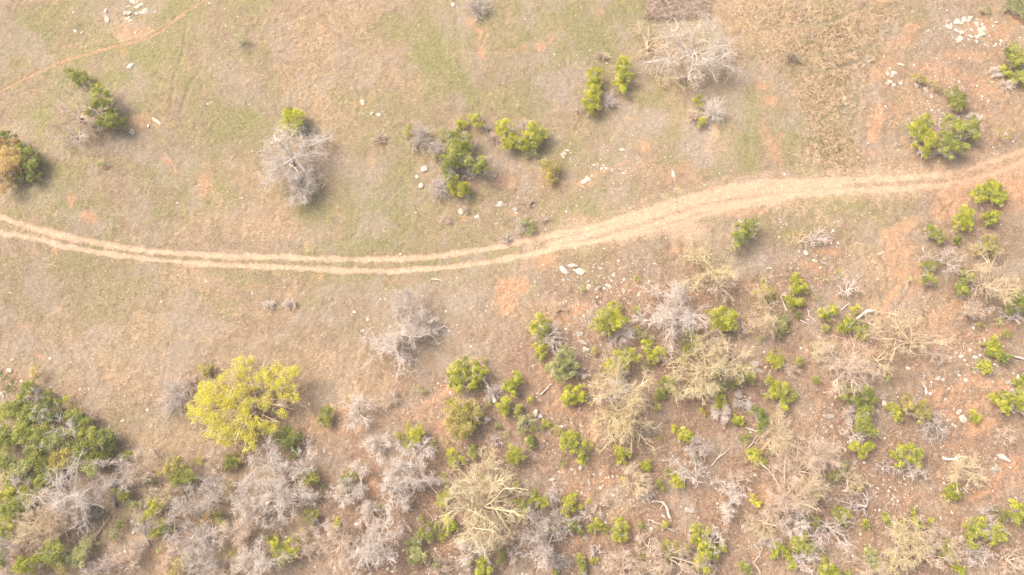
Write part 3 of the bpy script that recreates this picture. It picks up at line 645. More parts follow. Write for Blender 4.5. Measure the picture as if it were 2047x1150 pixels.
red = np.maximum(red, np.clip(1.4-(crk+wob*1.5)/4, 0, 1)*.75*np.clip(fbm(PX,PY,30,44,3)*2.2-.3,0,1))
green = blobs(PX, PY, GREEN, 41, 22)
patch = fbm(PX, PY, 150, 77, 4)
topside = np.clip((620-PY)/200, 0, 1)*np.clip((1900-PX)/200, 0, 1)
green = np.clip(green*.76+.02*topside+np.clip((patch-.45)*2.4, 0, .5)*topside+np.clip((fbm(PX, PY, 45, 78, 4)-.52)*3, 0, .4)*topside, 0, 1)
straw = np.clip(blobs(PX, PY, STRAW, 51, 20)+np.clip((fbm(PX, PY, 90, 83, 4)-.5)*1.4, 0, .4), 0, 1)
slope = np.clip(blobs(PX, PY, SLOPE, 61, 40), 0, 1)
slope = np.maximum(slope, np.clip((PY-680)/200, 0, 1)*np.clip((PX-400)/300, 0, 1)*.85)
dust_shade = np.clip(blobs(PX, PY, DUST_SHADE, 71, 14)+np.clip((fbm(PX, PY, 50, 79, 4)-.52)*3, 0, .6), 0, 1)
tawny = np.zeros(PX.shape)
for (x, y, rx, ry, a, s) in STRAW:
    if s >= .79: tawny = np.maximum(tawny, np.clip(1.3-np.hypot((PX-x)/rx, (PY-y)/ry), 0, 1))
paths = [[(1620,60),(1680,40),(1730,15),(1800,18)],[(1470,70),(1560,55),(1640,58)],[(1590,120),(1680,110),(1740,95)],[(1600,150),(1650,145),(1740,120)],[(1640,240),(1720,200)],[(1560,150),(1640,140)],[(1600,20),(1500,30)],[(345,220),(352,160),(370,110),(375,50)],[(365,225),(385,170),(410,140)],[(100,100),(150,95),(210,92)]]
pth = np.full(PX.shape, 1e9)
for c in paths: pth = np.minimum(pth, seg_dist(PX, PY, c))
pm = np.clip(1.5-(pth+wob*.7)/3.5, 0, 1)
tawny *= 1-pm*.8
straw = straw*(1-pm*.75)
green = np.maximum(green*(1-rutm), pm*.25)
green *= (1-np.clip(slope-.3, 0, 1))
mid = np.clip(1-(np.maximum(dA, dB)-0)/26, 0, 1)
green = np.where(red > .45, green*.2, green)
# height
H = gh(GX, GY)
fine = fbm(GX, GY, .9, 5, 3)-.5; vf = fbm(GX*1.0, GY*1.0, .38, 9, 2)-.5
tuft = np.maximum(0, fbm(GX+GY*.35, GY*1.5, .75, 13, 3)-.42)
H = H+fine*(.12+.12*slope)*(1-sand*.8)+vf*(.08+.09*slope+.08*straw)*(1-sand*.85)+tuft*tawny*.2
H -= rutm*.07+trailm*.05+np.clip(1.2-(crk+wob)/3, 0, 1)*.10+pm*.06
edge = np.minimum.reduce([GX-gx[0], gx[-1]-GX, GY-gy[0], gy[-1]-GY])
ef = np.clip(edge/2.5, 0, 1); H = H*ef+(-1.0)*(1-ef)
nx, ny = len(gx), len(gy)
V = np.stack([GX, GY, H], 2).reshape(-1, 3)
ii = (np.arange(ny-1)[:, None]*nx+np.arange(nx-1)[None]).reshape(-1)
F = np.stack([ii, ii+1, ii+nx+1, ii+nx], 1)
onroad = ((np.minimum(dA, dB) < wid*1.5) | ((dA+dB) < 34)).reshape(-1)
ontrail = (dT < 4.5).reshape(-1)
fr = onroad[F].all(1); ft = ontrail[F].all(1) & ~fr
CA = np.stack([green, red, sand, np.ones_like(red)], 2).reshape(-1, 4)
CB = np.stack([straw, slope, dust_shade, np.ones_like(red)], 2).reshape(-1, 4)
def part_ground(name, fmask, extra=False):
    f = F[fmask]; used = np.unique(f); mp = np.zeros(len(V), int); mp[used] = np.arange(len(used))
    vv = V[used]; ff = mp[f]; ca, cb = CA[used], CB[used]
    if extra:
        b = len(vv); E = 900
        vv = np.vstack([vv, [[-E, -E, -.95], [E, -E, -.95], [E, E, -.95], [-E, E, -.95]]]); ff = np.vstack([ff, [[b, b+1, b+2, b+3]]])
        ca = np.vstack([ca, np.tile([.15, .1, 0, 1], (4, 1))]); cb = np.vstack([cb, np.tile([.3, .4, 0, 1], (4, 1))])
    me = mesh_from(name, vv, ff)
    for nm, c in (('cover_a', ca), ('cover_b', cb)):
        a = me.attributes.new(nm, 'FLOAT_COLOR', 'POINT'); a.data.foreach_set('color', np.ascontiguousarray(c, dtype=np.float32).ravel())
    me.polygons.foreach_set('use_smooth', np.ones(len(ff), dtype=bool)); me.update()
    o = link(name, me, GROUND); o['kind'] = 'structure'; return o
part_ground('ground', ~(fr | ft), True)
part_ground('dirt_track', fr)
part_ground('footpath', ft)
def gz(x, y):
    i = np.clip(((y-gy[0])/STEP), 0, ny-2).astype(int); j = np.clip(((x-gx[0])/STEP), 0, nx-2).astype(int)
    return H[i, j], i, j

# ------------------------------------------------------------------ uncountable cover: grass, pebbles, fallen twigs
def scatter(n, dens, rng):
    x = rng.uniform(-63, 63, n); y = rng.uniform(-30, 40, n)
    z, i, j = gz(x, y); k = rng.rand(n) < dens[i, j]
    return x[k], y[k], z[k], i[k], j[k]
rng = np.random.RandomState(5)
dn = np.clip((.35+.65*straw+.35*green)*(1-sand*1.5)*(1-red*.9)*(1-dust_shade*.6)*(1-.25*slope)*(.55+.9*fbm(GX, GY, 3, 17, 3)), 0, 1)
x, y, z, i, j = scatter(330000, dn, rng); n = len(x)
tw = tawny[i, j]; hgt = rng.uniform(.04, .11, n)*(1+2.0*tw); wdt = rng.uniform(.02, .05, n)*(1+.6*tw)
a = rng.uniform(0, 6.283, n); ln_ = rng.uniform(.3, 1.3, n)
B0 = np.stack([x-np.cos(a)*wdt, y-np.sin(a)*wdt, z-.01], 1); B1 = np.stack([x+np.cos(a)*wdt, y+np.sin(a)*wdt, z-.01], 1)
tp = np.stack([x-np.sin(a)*hgt*ln_, y+np.cos(a)*hgt*ln_, z+hgt], 1)
g_ = green[i, j]; s_ = straw[i, j]
tone = np.clip(.66+.25*s_-.30*g_+.1*(rng.rand(n)<.25)*slope[i, j]+rng.normal(0, .16, n), 0, 1)
me = mesh_from('dry_grass', np.stack([B0, B1, tp], 1).reshape(-1, 3), np.arange(n*3).reshape(-1, 3), np.repeat(tone, 3))
o = link('dry_grass', me, GRASS); o['kind'] = 'stuff'; o['label'] = 'short dry and green grass tufts all over the pasture'; o['category'] = 'grass'
# pebbles
STONEY = [(1150,600,130,70,0,.9),(1230,570,120,50,0,.9),(1200,980,160,70,0,.8),(1150,820,60,70,0,.9),(1300,950,60,60,0,.6),(1640,820,60,60,0,.8),(1850,180,120,110,0,.8),(1920,90,120,70,0,.9),(1950,720,120,90,0,.8),(1780,980,110,100,0,.8),(1900,760,100,60,0,.9),(1620,540,120,60,0,.7),
 (950,1090,140,50,0,.6),(1130,300,80,40,0,.6),(1250,330,130,60,0,.7),(270,60,70,50,0,.5),(1040,430,100,40,0,.6),(1260,400,120,40,0,.5),(1080,900,60,60,0,.7),(960,830,70,80,0,.6),(850,820,90,70,0,.5),(620,1000,60,60,0,.4),(1500,430,140,30,0,.5),(1980,1080,90,60,0,.5),(300,520,300,120,0,.12),(600,130,500,150,0,.08),(1200,80,150,80,0,.15),(180,760,150,80,0,.3),(1180,1120,160,40,0,.5),(1560,1100,200,50,0,.3),(50,740,40,20,0,.8),(1400,600,200,60,0,.4),(1300,680,200,100,0,.45)]
st = blobs(PX, PY, STONEY, 91, 20)
pd = np.clip((st*.9+slope*.34+.02)*(1-rutm), 0, 1)*np.clip(fbm(GX, GY, 1.2, 23, 3)*2.4-.55, 0, 1)
x, y, z, i, j = scatter(150000, pd, rng); n = len(x)
octa = np.array([[1, 0, 0], [.3, .95, .1], [-.8, .55, 0], [-.75, -.6, .05], [.35, -.95, 0], [.1, 0, .75], [-.2, .1, .7]])
fo = np.array([[0, 1, 5], [1, 6, 5], [1, 2, 6], [2, 3, 6], [3, 5, 6], [3, 4, 5], [4, 0, 5]])
a = rng.uniform(0, 6.283, n); s = .028+rng.exponential(.028, n); s = np.minimum(s, .16); asp = rng.uniform(.55, 1.0, n)
ox = octa[None, :, 0]*s[:, None]; oy = octa[None, :, 1]*(s*asp)[:, None]; oz = octa[None, :, 2]*(s*.8)[:, None]
Vp = np.stack([x[:, None]+ox*np.cos(a)[:, None]-oy*np.sin(a)[:, None], y[:, None]+ox*np.sin(a)[:, None]+oy*np.cos(a)[:, None], z[:, None]+oz], 2).reshape(-1, 3)
Fp = (np.arange(n)[:, None, None]*7+fo[None]).reshape(-1, 3)
me = mesh_from('gravel', Vp, Fp, np.repeat(np.clip(rng.normal(.50, .24, n), 0, 1), 7))
o = link('gravel', me, STONE); o['kind'] = 'stuff'; o['label'] = 'loose pale gravel strewn over the stony slope'; o['category'] = 'gravel'
# fallen twigs
td = np.clip(slope*.5+.04+blobs(PX, PY, [(300,1040,330,130,0,.9),(700,1050,300,110,0,.8),(1500,1000,300,160,0,.5),(1500,720,200,120,0,.4),(1350,60,120,60,0,.8),(100,240,120,60,0,.5),(960,300,150,60,0,.4),(1900,900,200,200,0,.4)], 95, 20), 0, 1)*(1-rutm)*(1-green*.7)*np.clip(fbm(GX, GY, 2.2, 29, 3)*2.2-.55, 0, 1)
x, y, z, i, j = scatter(60000, td, rng); n = len(x)
a = rng.uniform(0, 6.283, n); L_ = .1+rng.exponential(.22, n); P0 = np.stack([x, y, z+.02], 1)
a1, p_, d_ = grow(rng, P0, np.stack([np.cos(a), np.sin(a), np.zeros(n)], 1), L_, np.full(n, .012), np.full(n, .006), rng.uniform(.3, 1, n), 2, .2)
me = to_mesh('fallen_twigs', [a1]); o = link('fallen_twigs', me, BARK['p']); o['kind'] = 'stuff'; o['label'] = 'thin broken twigs littering the slope'; o['category'] = 'twigs'

ud = np.clip(np.clip((PY-620)/250, 0, 1)*np.clip((PX-150)/150, 0, 1)*.7*np.clip(slope+.2, 0, 1)+blobs(PX, PY, [(300,1040,380,140,0,1),(700,1030,330,140,0,.9),(1550,980,300,170,0,.8),(1500,680,300,140,0,.5),(1960,600,90,120,0,.6),(1330,70,90,60,0,.8),(120,230,110,60,0,.5)], 97, 20)*.7, 0, 1)*np.clip(fbm(GX, GY, 1.9, 37, 4)*3.4-1.35, 0, 1)*(1-rutm)
x, y, z, i, j = scatter(120000, ud, rng); n = len(x)
a = rng.uniform(0, 6.283, n); q = rng.uniform(.2, 1.2, n)
a1, p_, d_ = grow(rng, np.stack([x, y, z-.01], 1), np.stack([np.cos(a)*q, np.sin(a)*q, np.ones(n)*.7], 1), rng.uniform(.15, .5, n), np.full(n, .009), np.full(n, .005), rng.uniform(.2, 1, n), 2, .3)
me = to_mesh('dry_undergrowth', [a1]); o = link('dry_undergrowth', me, BARK['t']); o['kind'] = 'stuff'; o['label'] = 'wiry dry undergrowth between the shrubs of the slope'; o['category'] = 'undergrowth'
# ------------------------------------------------------------------ added haze box, lifts the dark tones like a lens veil
hb = bpy.data.meshes.new('haze'); bmh = bmesh.new(); bmesh.ops.create_cube(bmh, size=1.0)
for v in bmh.verts: v.co = Vector((v.co.x*1900, v.co.y*1900, -3.0+(v.co.z+.5)*75.0))
bmh.to_mesh(hb); bmh.free()
hz = bpy.data.objects.new('haze', hb); COL.objects.link(hz); hz['kind'] = 'stuff'; hz['label'] = 'thin warm haze added over the whole pasture to veil contrast'; hz['category'] = 'haze'
hm = bpy.data.materials.new('haze_veil'); hm.use_nodes = True; hn = hm.node_tree
hn.nodes.remove(hn.nodes['Principled BSDF'])
hv = hn.nodes.new('ShaderNodeVolumePrincipled'); hv.inputs['Color'].default_value = (1, .93, .80, 1); hv.inputs['Density'].default_value = .0005; hv.inputs['Anisotropy'].default_value = 0
hn.links.new(hv.outputs[0], hn.nodes['Material Output'].inputs['Volume']); hb.materials.append(hm)

# ------------------------------------------------------------------ SHRUBS AND TREES
# the big yellow tree
YT = [(478,722,9),(502,720,8),(490,737,14),(472,748,13),(450,762,15),(428,772,13),(410,778,12),(404,793,12),(440,785,15),(425,800,13),(490,772,16),(480,790,14),(460,802,14),(395,815,16),(386,832,10),(410,832,13),(450,812,13),(470,822,15),(495,812,13),(430,842,14),(455,852,14),(490,842,15),(430,866,14),(450,876,12),(480,868,13),(502,876,10),(500,895,9),(460,886,9),(524,752,14),(540,742,12),(556,732,9),(570,748,14),(590,742,10),(545,766,12),(560,772,12),(588,776,10),(532,800,15),(568,792,10),(590,796,8),(562,826,9),(530,856,12),(514,846,11),(546,852,10),(515,775,10),(510,800,8)]
r = shrub(YT, 'Y', h=4.6, twigs=.3, dens=250, size=.13, fuzz=.9, grow_=1.24, label='big spreading tree with bright yellow leaves in lower left', name='yellow_tree', wood='p', seed=5, cat_='tree', group='broadleaf tree in yellow leaf')
S = shrub
# --- upper left
S([(140,148,11),(158,155,13),(169,163,10)], 'M')
S([(193,178,11),(205,195,17),(200,212,16),(216,214,14),(184,222,15),(222,240,15),(238,246,12),(205,240,12),(180,206,10)], 'M', h=3.4, twigs=.5, label='large dark green clumped juniper beside the brown bare tree at upper left')
S([(3,292,16),(20,300,18),(15,325,22),(5,345,18),(8,372,14),(22,342,12)], 'T', h=3.0, dens=300, label='tan olive leaved tree cut by the left edge', name='olive_tree', cat_='tree')
S([(50,300,14),(58,315,17),(62,333,13),(10,274,12),(36,310,10)], 'D', h=2.6, label='dark green juniper hugging the tan tree at the left edge')
S([(38,356,11),(64,353,11)], 'D', label='pair of low dark green clumps below the tan tree at the left edge')
S([(585,240,22),(578,232,10),(592,252,12)], 'L', h=2.4, dens=380, label='rounded yellow green bush touching the white dead tree in upper pasture')
S([(612,264,12)], 'B', label='blue green shrub tucked right of the rounded yellow green bush')
S([(410,738,11),(412,748,6)], 'O'); S([(205,325,7)], 'S', twigs=.6); S([(480,82,12)], 'S', dens=90)
# --- upper middle
S([(1190,145,13),(1186,162,14),(1184,180,14),(1182,200,15),(1186,218,12)], 'L', h=3)
S([(1247,125,12),(1240,145,13),(1255,152,10),(1238,168,13),(1245,182,7)], 'L', h=2.8, twigs=.6)
S([(923,248,10)], 'L'); S([(948,238,11),(955,250,9)], 'L', dens=220, twigs=.6)
S([(893,275,12),(912,270,12),(930,280,13),(915,298,19),(905,320,17),(930,308,14),(940,322,10),(892,340,12),(958,325,15),(902,356,11),(955,342,9)], 'M', h=3.4, twigs=.6, label='tallest juniper of the upper middle thicket with a grey twiggy foot')
S([(920,379,15),(905,377,9)], 'L'); S([(871,316,8)], 'M'); S([(815,258,7),(813,268,5)], 'L')
S([(1010,252,13),(1003,264,11),(1020,282,14),(1012,293,9)], 'L', h=2.4)
S([(1066,260,14),(1055,275,14),(1045,290,12),(1072,282,14),(1085,268,10)], 'L', h=2.6, twigs=.6); S([(1060,305,13)], 'S', dens=180)
S([(1088,330,11),(1112,334,12),(1098,345,13),(1100,358,12)], 'O', dens=240)
S([(1052,450,12),(1058,460,9)], 'S', dens=180, twigs=.7)
S([(1397,200,9),(1400,212,6)], 'L', dens=220); S([(1401,245,9)], 'L')
# --- upper right
S([(1903,190,14),(1917,200,13),(1910,213,10)], 'M')
S([(1850,243,13),(1838,260,16),(1855,270,14),(1862,285,12),(1848,303,10),(1830,278,12)], 'L', h=3, twigs=.5)
S([(1903,243,14),(1918,255,13),(1937,252,15),(1945,268,12),(1898,278,15),(1900,298,16),(1925,297,11),(1912,270,8)], 'M', h=3.2, twigs=.5)
S([(2034,108,20),(2028,122,12)], 'M', h=2.8); S([(2042,160,16),(2040,148,10)], 'M'); S([(2007,145,11)], 'L')
S([(2030,6,22),(2044,20,12)], 'S', dens=200); S([(1970,20,9)], 'S', dens=120); S([(1833,156,11),(1845,160,8)], 'O', dens=200); S([(1866,170,8),(1876,176,6)], 'O', dens=140)
S([(1997,265,7),(2010,275,7),(2020,262,6)], 'O', dens=80)
# --- right, below the track
S([(1480,459,13),(1500,452,11),(1475,477,13),(1508,446,8),(1470,492,8),(1497,470,8)], 'M', h=3, twigs=1, wood='w', label='leaning green tree with a pale forked trunk just below the track')
S([(1955,392,13),(1962,379,10),(1975,384,9)], 'L'); S([(1990,380,13),(1996,395,14),(1985,400,10),(1980,368,8)], 'L')
S([(1930,424,14),(1922,440,13),(1935,448,12),(1918,452,9)], 'L', h=2.4); S([(1982,436,12),(1970,440,9),(1990,430,8)], 'L')
S([(1865,462,12),(1878,472,11),(1856,456,7)], 'M', dens=240, twigs=1); S([(1908,478,9)], 'M')
S([(1965,492,14),(1980,485,14),(1992,500,9),(1950,498,8)], 'O', dens=220, twigs=.8)
S([(1850,535,8),(1865,530,11),(1860,556,12),(1845,558,7)], 'M', dens=260, twigs=1)
S([(1924,545,9),(1940,555,9),(1920,580,13),(1926,562,7)], 'M')
S([(2028,592,16),(2042,610,12),(2015,605,10),(2020,622,8)], 'M', twigs=.8)
S([(1960,650,6)], 'O'); S([(2010,668,9)], 'M'); S([(1997,645,6)], 'S')
S([(1982,688,14),(1988,702,13),(1975,703,9)], 'L', dens=360); S([(2005,715,9),(2018,716,6)], 'M')
S([(1970,735,12)], 'L', dens=400)
S([(1588,555,9),(1586,563,6)], 'L'); S([(1597,570,11),(1607,577,9),(1585,580,8)], 'L'); S([(1590,608,11),(1600,603,8)], 'L'); S([(1571,597,7)], 'L'); S([(1597,630,7)], 'D')
S([(1528,578,15),(1538,592,11),(1515,588,10)], 'O', twigs=.5); S([(1565,638,10),(1560,652,13),(1555,665,9)], 'S'); S([(1522,680,9)], 'S', dens=160)
S([(1428,632,13),(1446,625,10),(1460,632,12),(1440,648,14),(1462,650,10),(1425,652,9)], 'L', h=2.5)
S([(1382,665,13),(1392,682,12),(1374,700,12),(1396,695,8)], 'M')
S([(1645,627,10),(1665,620,9),(1652,636,7)], 'L'); S([(1708,616,9)], 'L'); S([(1700,637,8),(1692,652,10),(1682,660,9)], 'L'); S([(1718,655,12),(1730,662,8),(1722,672,8)], 'M', twigs=.5); S([(1650,656,7)], 'M')
S([(1548,716,15),(1556,726,10)], 'L', dens=240, fuzz=.3); S([(1597,723,9)], 'M'); S([(1632,760,8)], 'M'); S([(1772,757,8)], 'M')
S([(1820,560,5)], 'S'); S([(1675,545,8)], 'O', dens=120); S([(1650,555,8)], 'O', dens=100); S([(1583,470,8)], 'O', dens=120); S([(1630,590,9)], 'S', dens=110)
# --- centre slope
S([(1080,645,14),(1074,662,12),(1092,652,11),(1068,655,7)], 'L', h=2.3, dens=400); S([(1088,683,10),(1080,698,11),(1078,712,8)], 'L', h=1.8, dens=380, twigs=1)
S([(1130,705,13),(1108,735,14),(1122,725,14),(1145,738,13),(1122,756,11),(1140,722,10)], 'S', h=2.8, twigs=.6)
S([(1208,628,17),(1228,622,12),(1240,638,14),(1195,648,12),(1220,650,14),(1212,662,8),(1230,610,7)], 'L', h=2.8, twigs=.6, dens=260)
S([(1255,662,6)], 'L'); S([(1270,660,8)], 'O'); S([(1282,670,10)], 'S', dens=180); S([(1272,617,6)], 'L'); S([(1240,614,5)], 'M'); S([(1346,598,5)], 'L'); S([(1272,558,5)], 'L'); S([(1192,566,8)], 'S', dens=120); S([(1165,578,6)], 'S')
S([(1222,732,14),(1240,715,13),(1258,708,11),(1270,712,9),(1245,730,10)], 'L', dens=280, twigs=.5); S([(1300,700,13),(1316,706,12),(1292,690,9),(1304,716,9)], 'L', twigs=.8); S([(1290,732,8)], 'S'); S([(1300,678,8)], 'S', dens=160); S([(1190,703,7)], 'O')
S([(1330,765,11),(1345,775,10),(1340,760,8)], 'M'); S([(1318,790,10),(1322,782,6)], 'M'); S([(1316,812,7)], 'M')
S([(1362,725,8)], 'L'); S([(1388,705,8)], 'S')
# around bare tree B
S([(1483,748,12),(1500,755,11),(1490,735,9),(1478,760,8)], 'M', dens=260); S([(1432,776,10),(1428,784,7)], 'L'); S([(1442,800,12),(1432,812,8),(1450,812,8)], 'L', twigs=.8); S([(1460,772,9)], 'D'); S([(1434,748,10)], 'D', dens=200); S([(1405,823,6)], 'L')
S([(1543,785,12),(1560,775,12),(1572,776,8),(1560,795,11),(1568,810,8),(1540,762,9)], 'L', h=2); S([(1588,795,9)], 'M')
S([(1515,828,12),(1525,842,11),(1518,855,8)], 'D', h=1.8); S([(1475,840,10),(1484,840,7)], 'L'); S([(1490,877,9)], 'M')
S([(1512,915,15),(1508,905,8)], 'L', dens=420, h=1.6); S([(1540,905,6)], 'S', dens=120)
S([(1692,778,11),(1684,792,9),(1705,782,9)], 'M', twigs=.7); S([(1735,775,9),(1728,788,12),(1742,795,10),(1710,806,11),(1722,798,8)], 'M', h=2.6, twigs=.5)
S([(1728,822,14),(1722,842,13),(1735,850,13),(1718,858,10),(1746,866,9)], 'M', h=2.8, dens=280)
S([(1708,892,10),(1728,895,10),(1738,892,8),(1725,908,8)], 'L'); S([(1688,930,7),(1686,940,6)], 'S'); S([(1672,952,9),(1660,952,6)], 'M')
S([(1788,822,12),(1795,834,8)], 'L'); S([(1815,803,10),(1822,815,12),(1845,815,14),(1835,830,12),(1852,828,8)], 'O', h=2.4, dens=300)
S([(1948,830,11),(1945,840,7)], 'L'); S([(1983,797,9),(1992,793,7)], 'L'); S([(2012,795,13),(2005,812,12),(2030,805,14),(2042,785,10)], 'L', h=2.6, twigs=.6); S([(2030,765,8),(2040,760,8)], 'L')
S([(1790,910,10),(1800,898,9),(1818,896,9),(1830,912,12),(1838,905,8),(1832,928,8),(1795,926,7),(1815,918,8)], 'L', h=2.2, twigs=1)
S([(1905,975,12),(1898,986,11),(1908,990,9)], 'L', dens=380); S([(1770,1034,8),(1775,1044,7)], 'M'); S([(1805,1049,6)], 'L'); S([(1731,1047,9)], 'L'); S([(1860,1041,6)], 'L'); S([(1826,1018,5)], 'M'); S([(1717,975,7)], 'O')
S([(1830,1038,10),(1835,1052,8)], 'L'); S([(1740,1100,11),(1735,1115,12),(1748,1120,9),(1745,1135,7)], 'S', h=2.2, dens=240, twigs=.6)
S([(1935,1062,13),(1950,1048,12),(1965,1042,9),(1960,1062,12),(1945,1088,10),(1990,1058,12),(2005,1065,9),(1980,1080,10),(2002,1075,8)], 'L', h=2.8, dens=260, twigs=.7)
S([(2003,1028,10)], 'D'); S([(2028,1012,11),(2042,1020,12),(2030,1035,10)], 'L', h=2.2)
S([(1898,1085,9)], 'L'); S([(1885,1102,11),(1898,1112,9)], 'L'); S([(1912,1130,9),(1922,1142,9)], 'L'); S([(1872,1088,9)], 'O', dens=120)
# bottom right middle
S([(1392,1060,10),(1400,1072,11),(1388,1078,8),(1410,1062,8),(1402,1086,7)], 'L', h=2.3); S([(1405,1098,10),(1420,1092,9),(1412,1112,10),(1395,1118,9),(1427,1108,9),(1396,1133,8),(1414,1140,7)], 'L', h=2.4, twigs=.6); S([(1443,1097,9)], 'L')
S([(1362,1093,13),(1372,1102,8),(1352,1090,8)], 'O', dens=260); S([(1333,1092,8),(1338,1108,8),(1342,1115,6)], 'L'); S([(1284,1111,8)], 'L', dens=240); S([(1328,1048,7)], 'L'); S([(1280,1051,6)], 'M')
S([(1605,1078,12),(1592,1088,11),(1614,1095,10),(1600,1098,9)], 'M', h=2.3); S([(1552,1093,9),(1563,1100,9),(1548,1110,8)], 'L'); S([(1572,1112,11),(1583,1128,8)], 'L')
S([(1487,1130,9),(1494,1138,8)], 'M'); S([(1672,1020,9),(1690,1028,10),(1676,1034,10),(1685,1045,7)], 'L', dens=260); S([(1628,1042,8),(1634,1050,7)], 'M')
S([(1655,1138,13),(1668,1142,11),(1645,1148,8)], 'L', h=2); S([(1692,1146,8)], 'M'); S([(1640,1102,7)], 'M'); S([(1646,1118,6)], 'L'); S([(1507,998,8),(1515,1008,8)], 'Y', dens=200); S([(1532,1070,7)], 'S', dens=120); S([(1597,972,7)], 'O', dens=160); S([(1635,992,7)], 'M')
S([(1355,960,13),(1348,952,7)], 'L', dens=380); S([(1337,944,7)], 'M'); S([(1318,965,8),(1320,976,8)], 'M'); S([(1290,928,8),(1293,938,9)], 'L'); S([(1288,985,8)], 'S', dens=200); S([(1248,960,6)], 'L', dens=160)
S([(1349,858,8)], 'L'); S([(1365,866,10),(1376,870,9),(1370,880,8)], 'L'); S([(1391,905,6),(1390,918,6)], 'M'); S([(1320,877,4)], 'M')
S([(1238,900,10),(1250,908,9),(1244,920,8)], 'L', dens=360)
S([(1138,790,15),(1135,802,9),(1154,785,13),(1160,795,8)], 'L', h=2.2, dens=380)
S([(1061,801,7)], 'L'); S([(1092,849,8)], 'L'); S([(1086,852,5)], 'M'); S([(1060,880,10),(1065,888,8)], 'D'); S([(1066,857,7)], 'M')
S([(1138,875,14),(1130,888,11),(1150,892,14),(1172,888,9),(1160,908,10),(1160,922,7),(1152,876,9)], 'L', h=2.4, dens=320); S([(1112,860,8),(1120,868,7)], 'O', dens=200); S([(1127,922,7)], 'M', dens=140)
S([(925,728,13),(945,732,11),(957,745,13),(905,745,12),(918,758,13),(938,762,12),(905,765,9),(920,774,11),(935,745,10)], 'L', h=3.2, dens=340, twigs=.6, label='large rounded green juniper up and left of the short thick log')
S([(958,773,9)], 'D'); S([(900,802,8)], 'L'); S([(968,722,5)], 'M')
S([(1034,758,11),(1020,770,11),(1030,783,8),(1012,778,6)], 'L', h=2); S([(1008,808,12),(1008,822,9)], 'L', h=1.7, dens=450); S([(1035,818,10)], 'M'); S([(975,808,6)], 'S')
S([(915,812,12),(940,810,12),(900,830,12),(925,830,17),(950,828,12),(905,852,14),(930,855,14),(945,850,10),(908,868,8),(930,872,8)], 'O', h=3.2, dens=330, fuzz=.5, label='large fuzzy yellow green round tree below the large rounded juniper', cat_='tree', name='round_tree')
S([(838,780,10)], 'S', dens=110); S([(826,858,12),(832,872,12),(820,885,10),(838,868,7),(825,893,7)], 'L', h=2.4, dens=340); S([(798,873,8)], 'L'); S([(818,838,5)], 'S', dens=120)
S([(903,905,10),(912,915,8),(908,925,8),(922,920,8)], 'L'); S([(945,900,9),(942,910,8)], 'M', dens=240); S([(868,888,7)], 'S'); S([(893,885,7)], 'O', dens=160)
S([(1028,905,12),(1038,912,11),(1020,920,10)], 'L', dens=300, h=2); S([(1045,845,11),(1060,838,9),(1040,858,8)], 'S', dens=160, twigs=1); S([(1012,867,6)], 'O', dens=140); S([(993,852,6)], 'S')
S([(650,822,10),(656,833,11),(642,838,9),(652,846,7)], 'M', h=1.8, twigs=1, wood='w', label='small green shrub with white dead branches left of the white bare tree')
S([(575,862,10),(566,874,12),(588,875,12),(578,886,10),(600,873,7)], 'D', h=2.3, dens=420, label='dark glossy green shrub right below the big yellow tree')
S([(588,900,9),(586,908,8)], 'D', h=1.4, dens=420, label='small dark glossy shrub below the dark glossy green one')
# bottom middle
S([(612,948,9),(620,960,12),(610,968,10),(628,955,9)], 'L', h=1.9, dens=260); S([(618,1030,10),(630,1028,8),(622,1040,8)], 'M', dens=240); S([(672,1050,9),(674,1060,8)], 'L', dens=380); S([(702,952,8),(690,962,10),(688,978,9)], 'M'); S([(608,1062,6)], 'M'); S([(598,1076,6)], 'M')
S([(550,1086,10),(562,1098,12),(575,1104,10),(565,1118,11),(590,1106,10),(548,1102,7),(578,1082,6)], 'L', h=2.3, dens=340); S([(540,1075,8)], 'M'); S([(445,1045,11),(438,1030,9)], 'M', dens=260); S([(418,1022,12),(412,1035,9)], 'T', dens=120, fuzz=.5); S([(460,970,8)], 'M', dens=200); S([(650,974,5)], 'D')
S([(462,922,11),(475,920,9),(455,930,8)], 'M'); S([(400,919,8)], 'L', dens=240); S([(470,1112,11)], 'M', dens=140); S([(355,1135,16),(370,1120,10),(345,1145,12)], 'O', dens=140, fuzz=.6); S([(475,1010,9)], 'S', dens=140)
S([(887,998,12),(895,985,9),(880,1005,8)], 'L', dens=260); S([(888,955,8)], 'L', dens=200); S([(895,1038,11),(905,1050,9),(892,1058,9)], 'L'); S([(865,1055,10),(848,1065,10),(838,1072,8),(858,1075,7)], 'M'); S([(882,1075,7)], 'L'); S([(820,1090,10),(832,1085,8),(830,1108,13),(842,1112,10),(825,1120,8)], 'S', h=2.2, dens=300, twigs=.8); S([(872,1126,10)], 'D', dens=240); S([(763,1013,6)], 'M'); S([(842,1037,5)], 'M')
S([(1042,1008,11),(1050,1020,9),(1068,992,11),(1080,1000,10),(1088,1008,8),(1040,1030,7)], 'L', h=2.3, dens=340); S([(1030,970,7)], 'M'); S([(962,950,8),(970,958,6)], 'O', dens=160)
S([(1002,1103,8),(1000,1118,8)], 'M'); S([(940,1122,7)], 'L'); S([(962,1120,10),(970,1135,12),(958,1142,9),(980,1142,8)], 'L', h=2); S([(993,1085,5)], 'D')
S([(1135,1000,10),(1145,995,9),(1140,1012,10),(1132,1025,8)], 'L', h=2, dens=260); S([(1160,1015,6)], 'L'); S([(1175,1000,6)], 'L'); S([(1138,1048,9),(1152,1055,9),(1160,1062,6)], 'D', twigs=1, wood='w'); S([(1190,1045,10),(1185,1055,8),(1198,1052,8)], 'L', dens=380); S([(1210,1058,8)], 'M', dens=200)
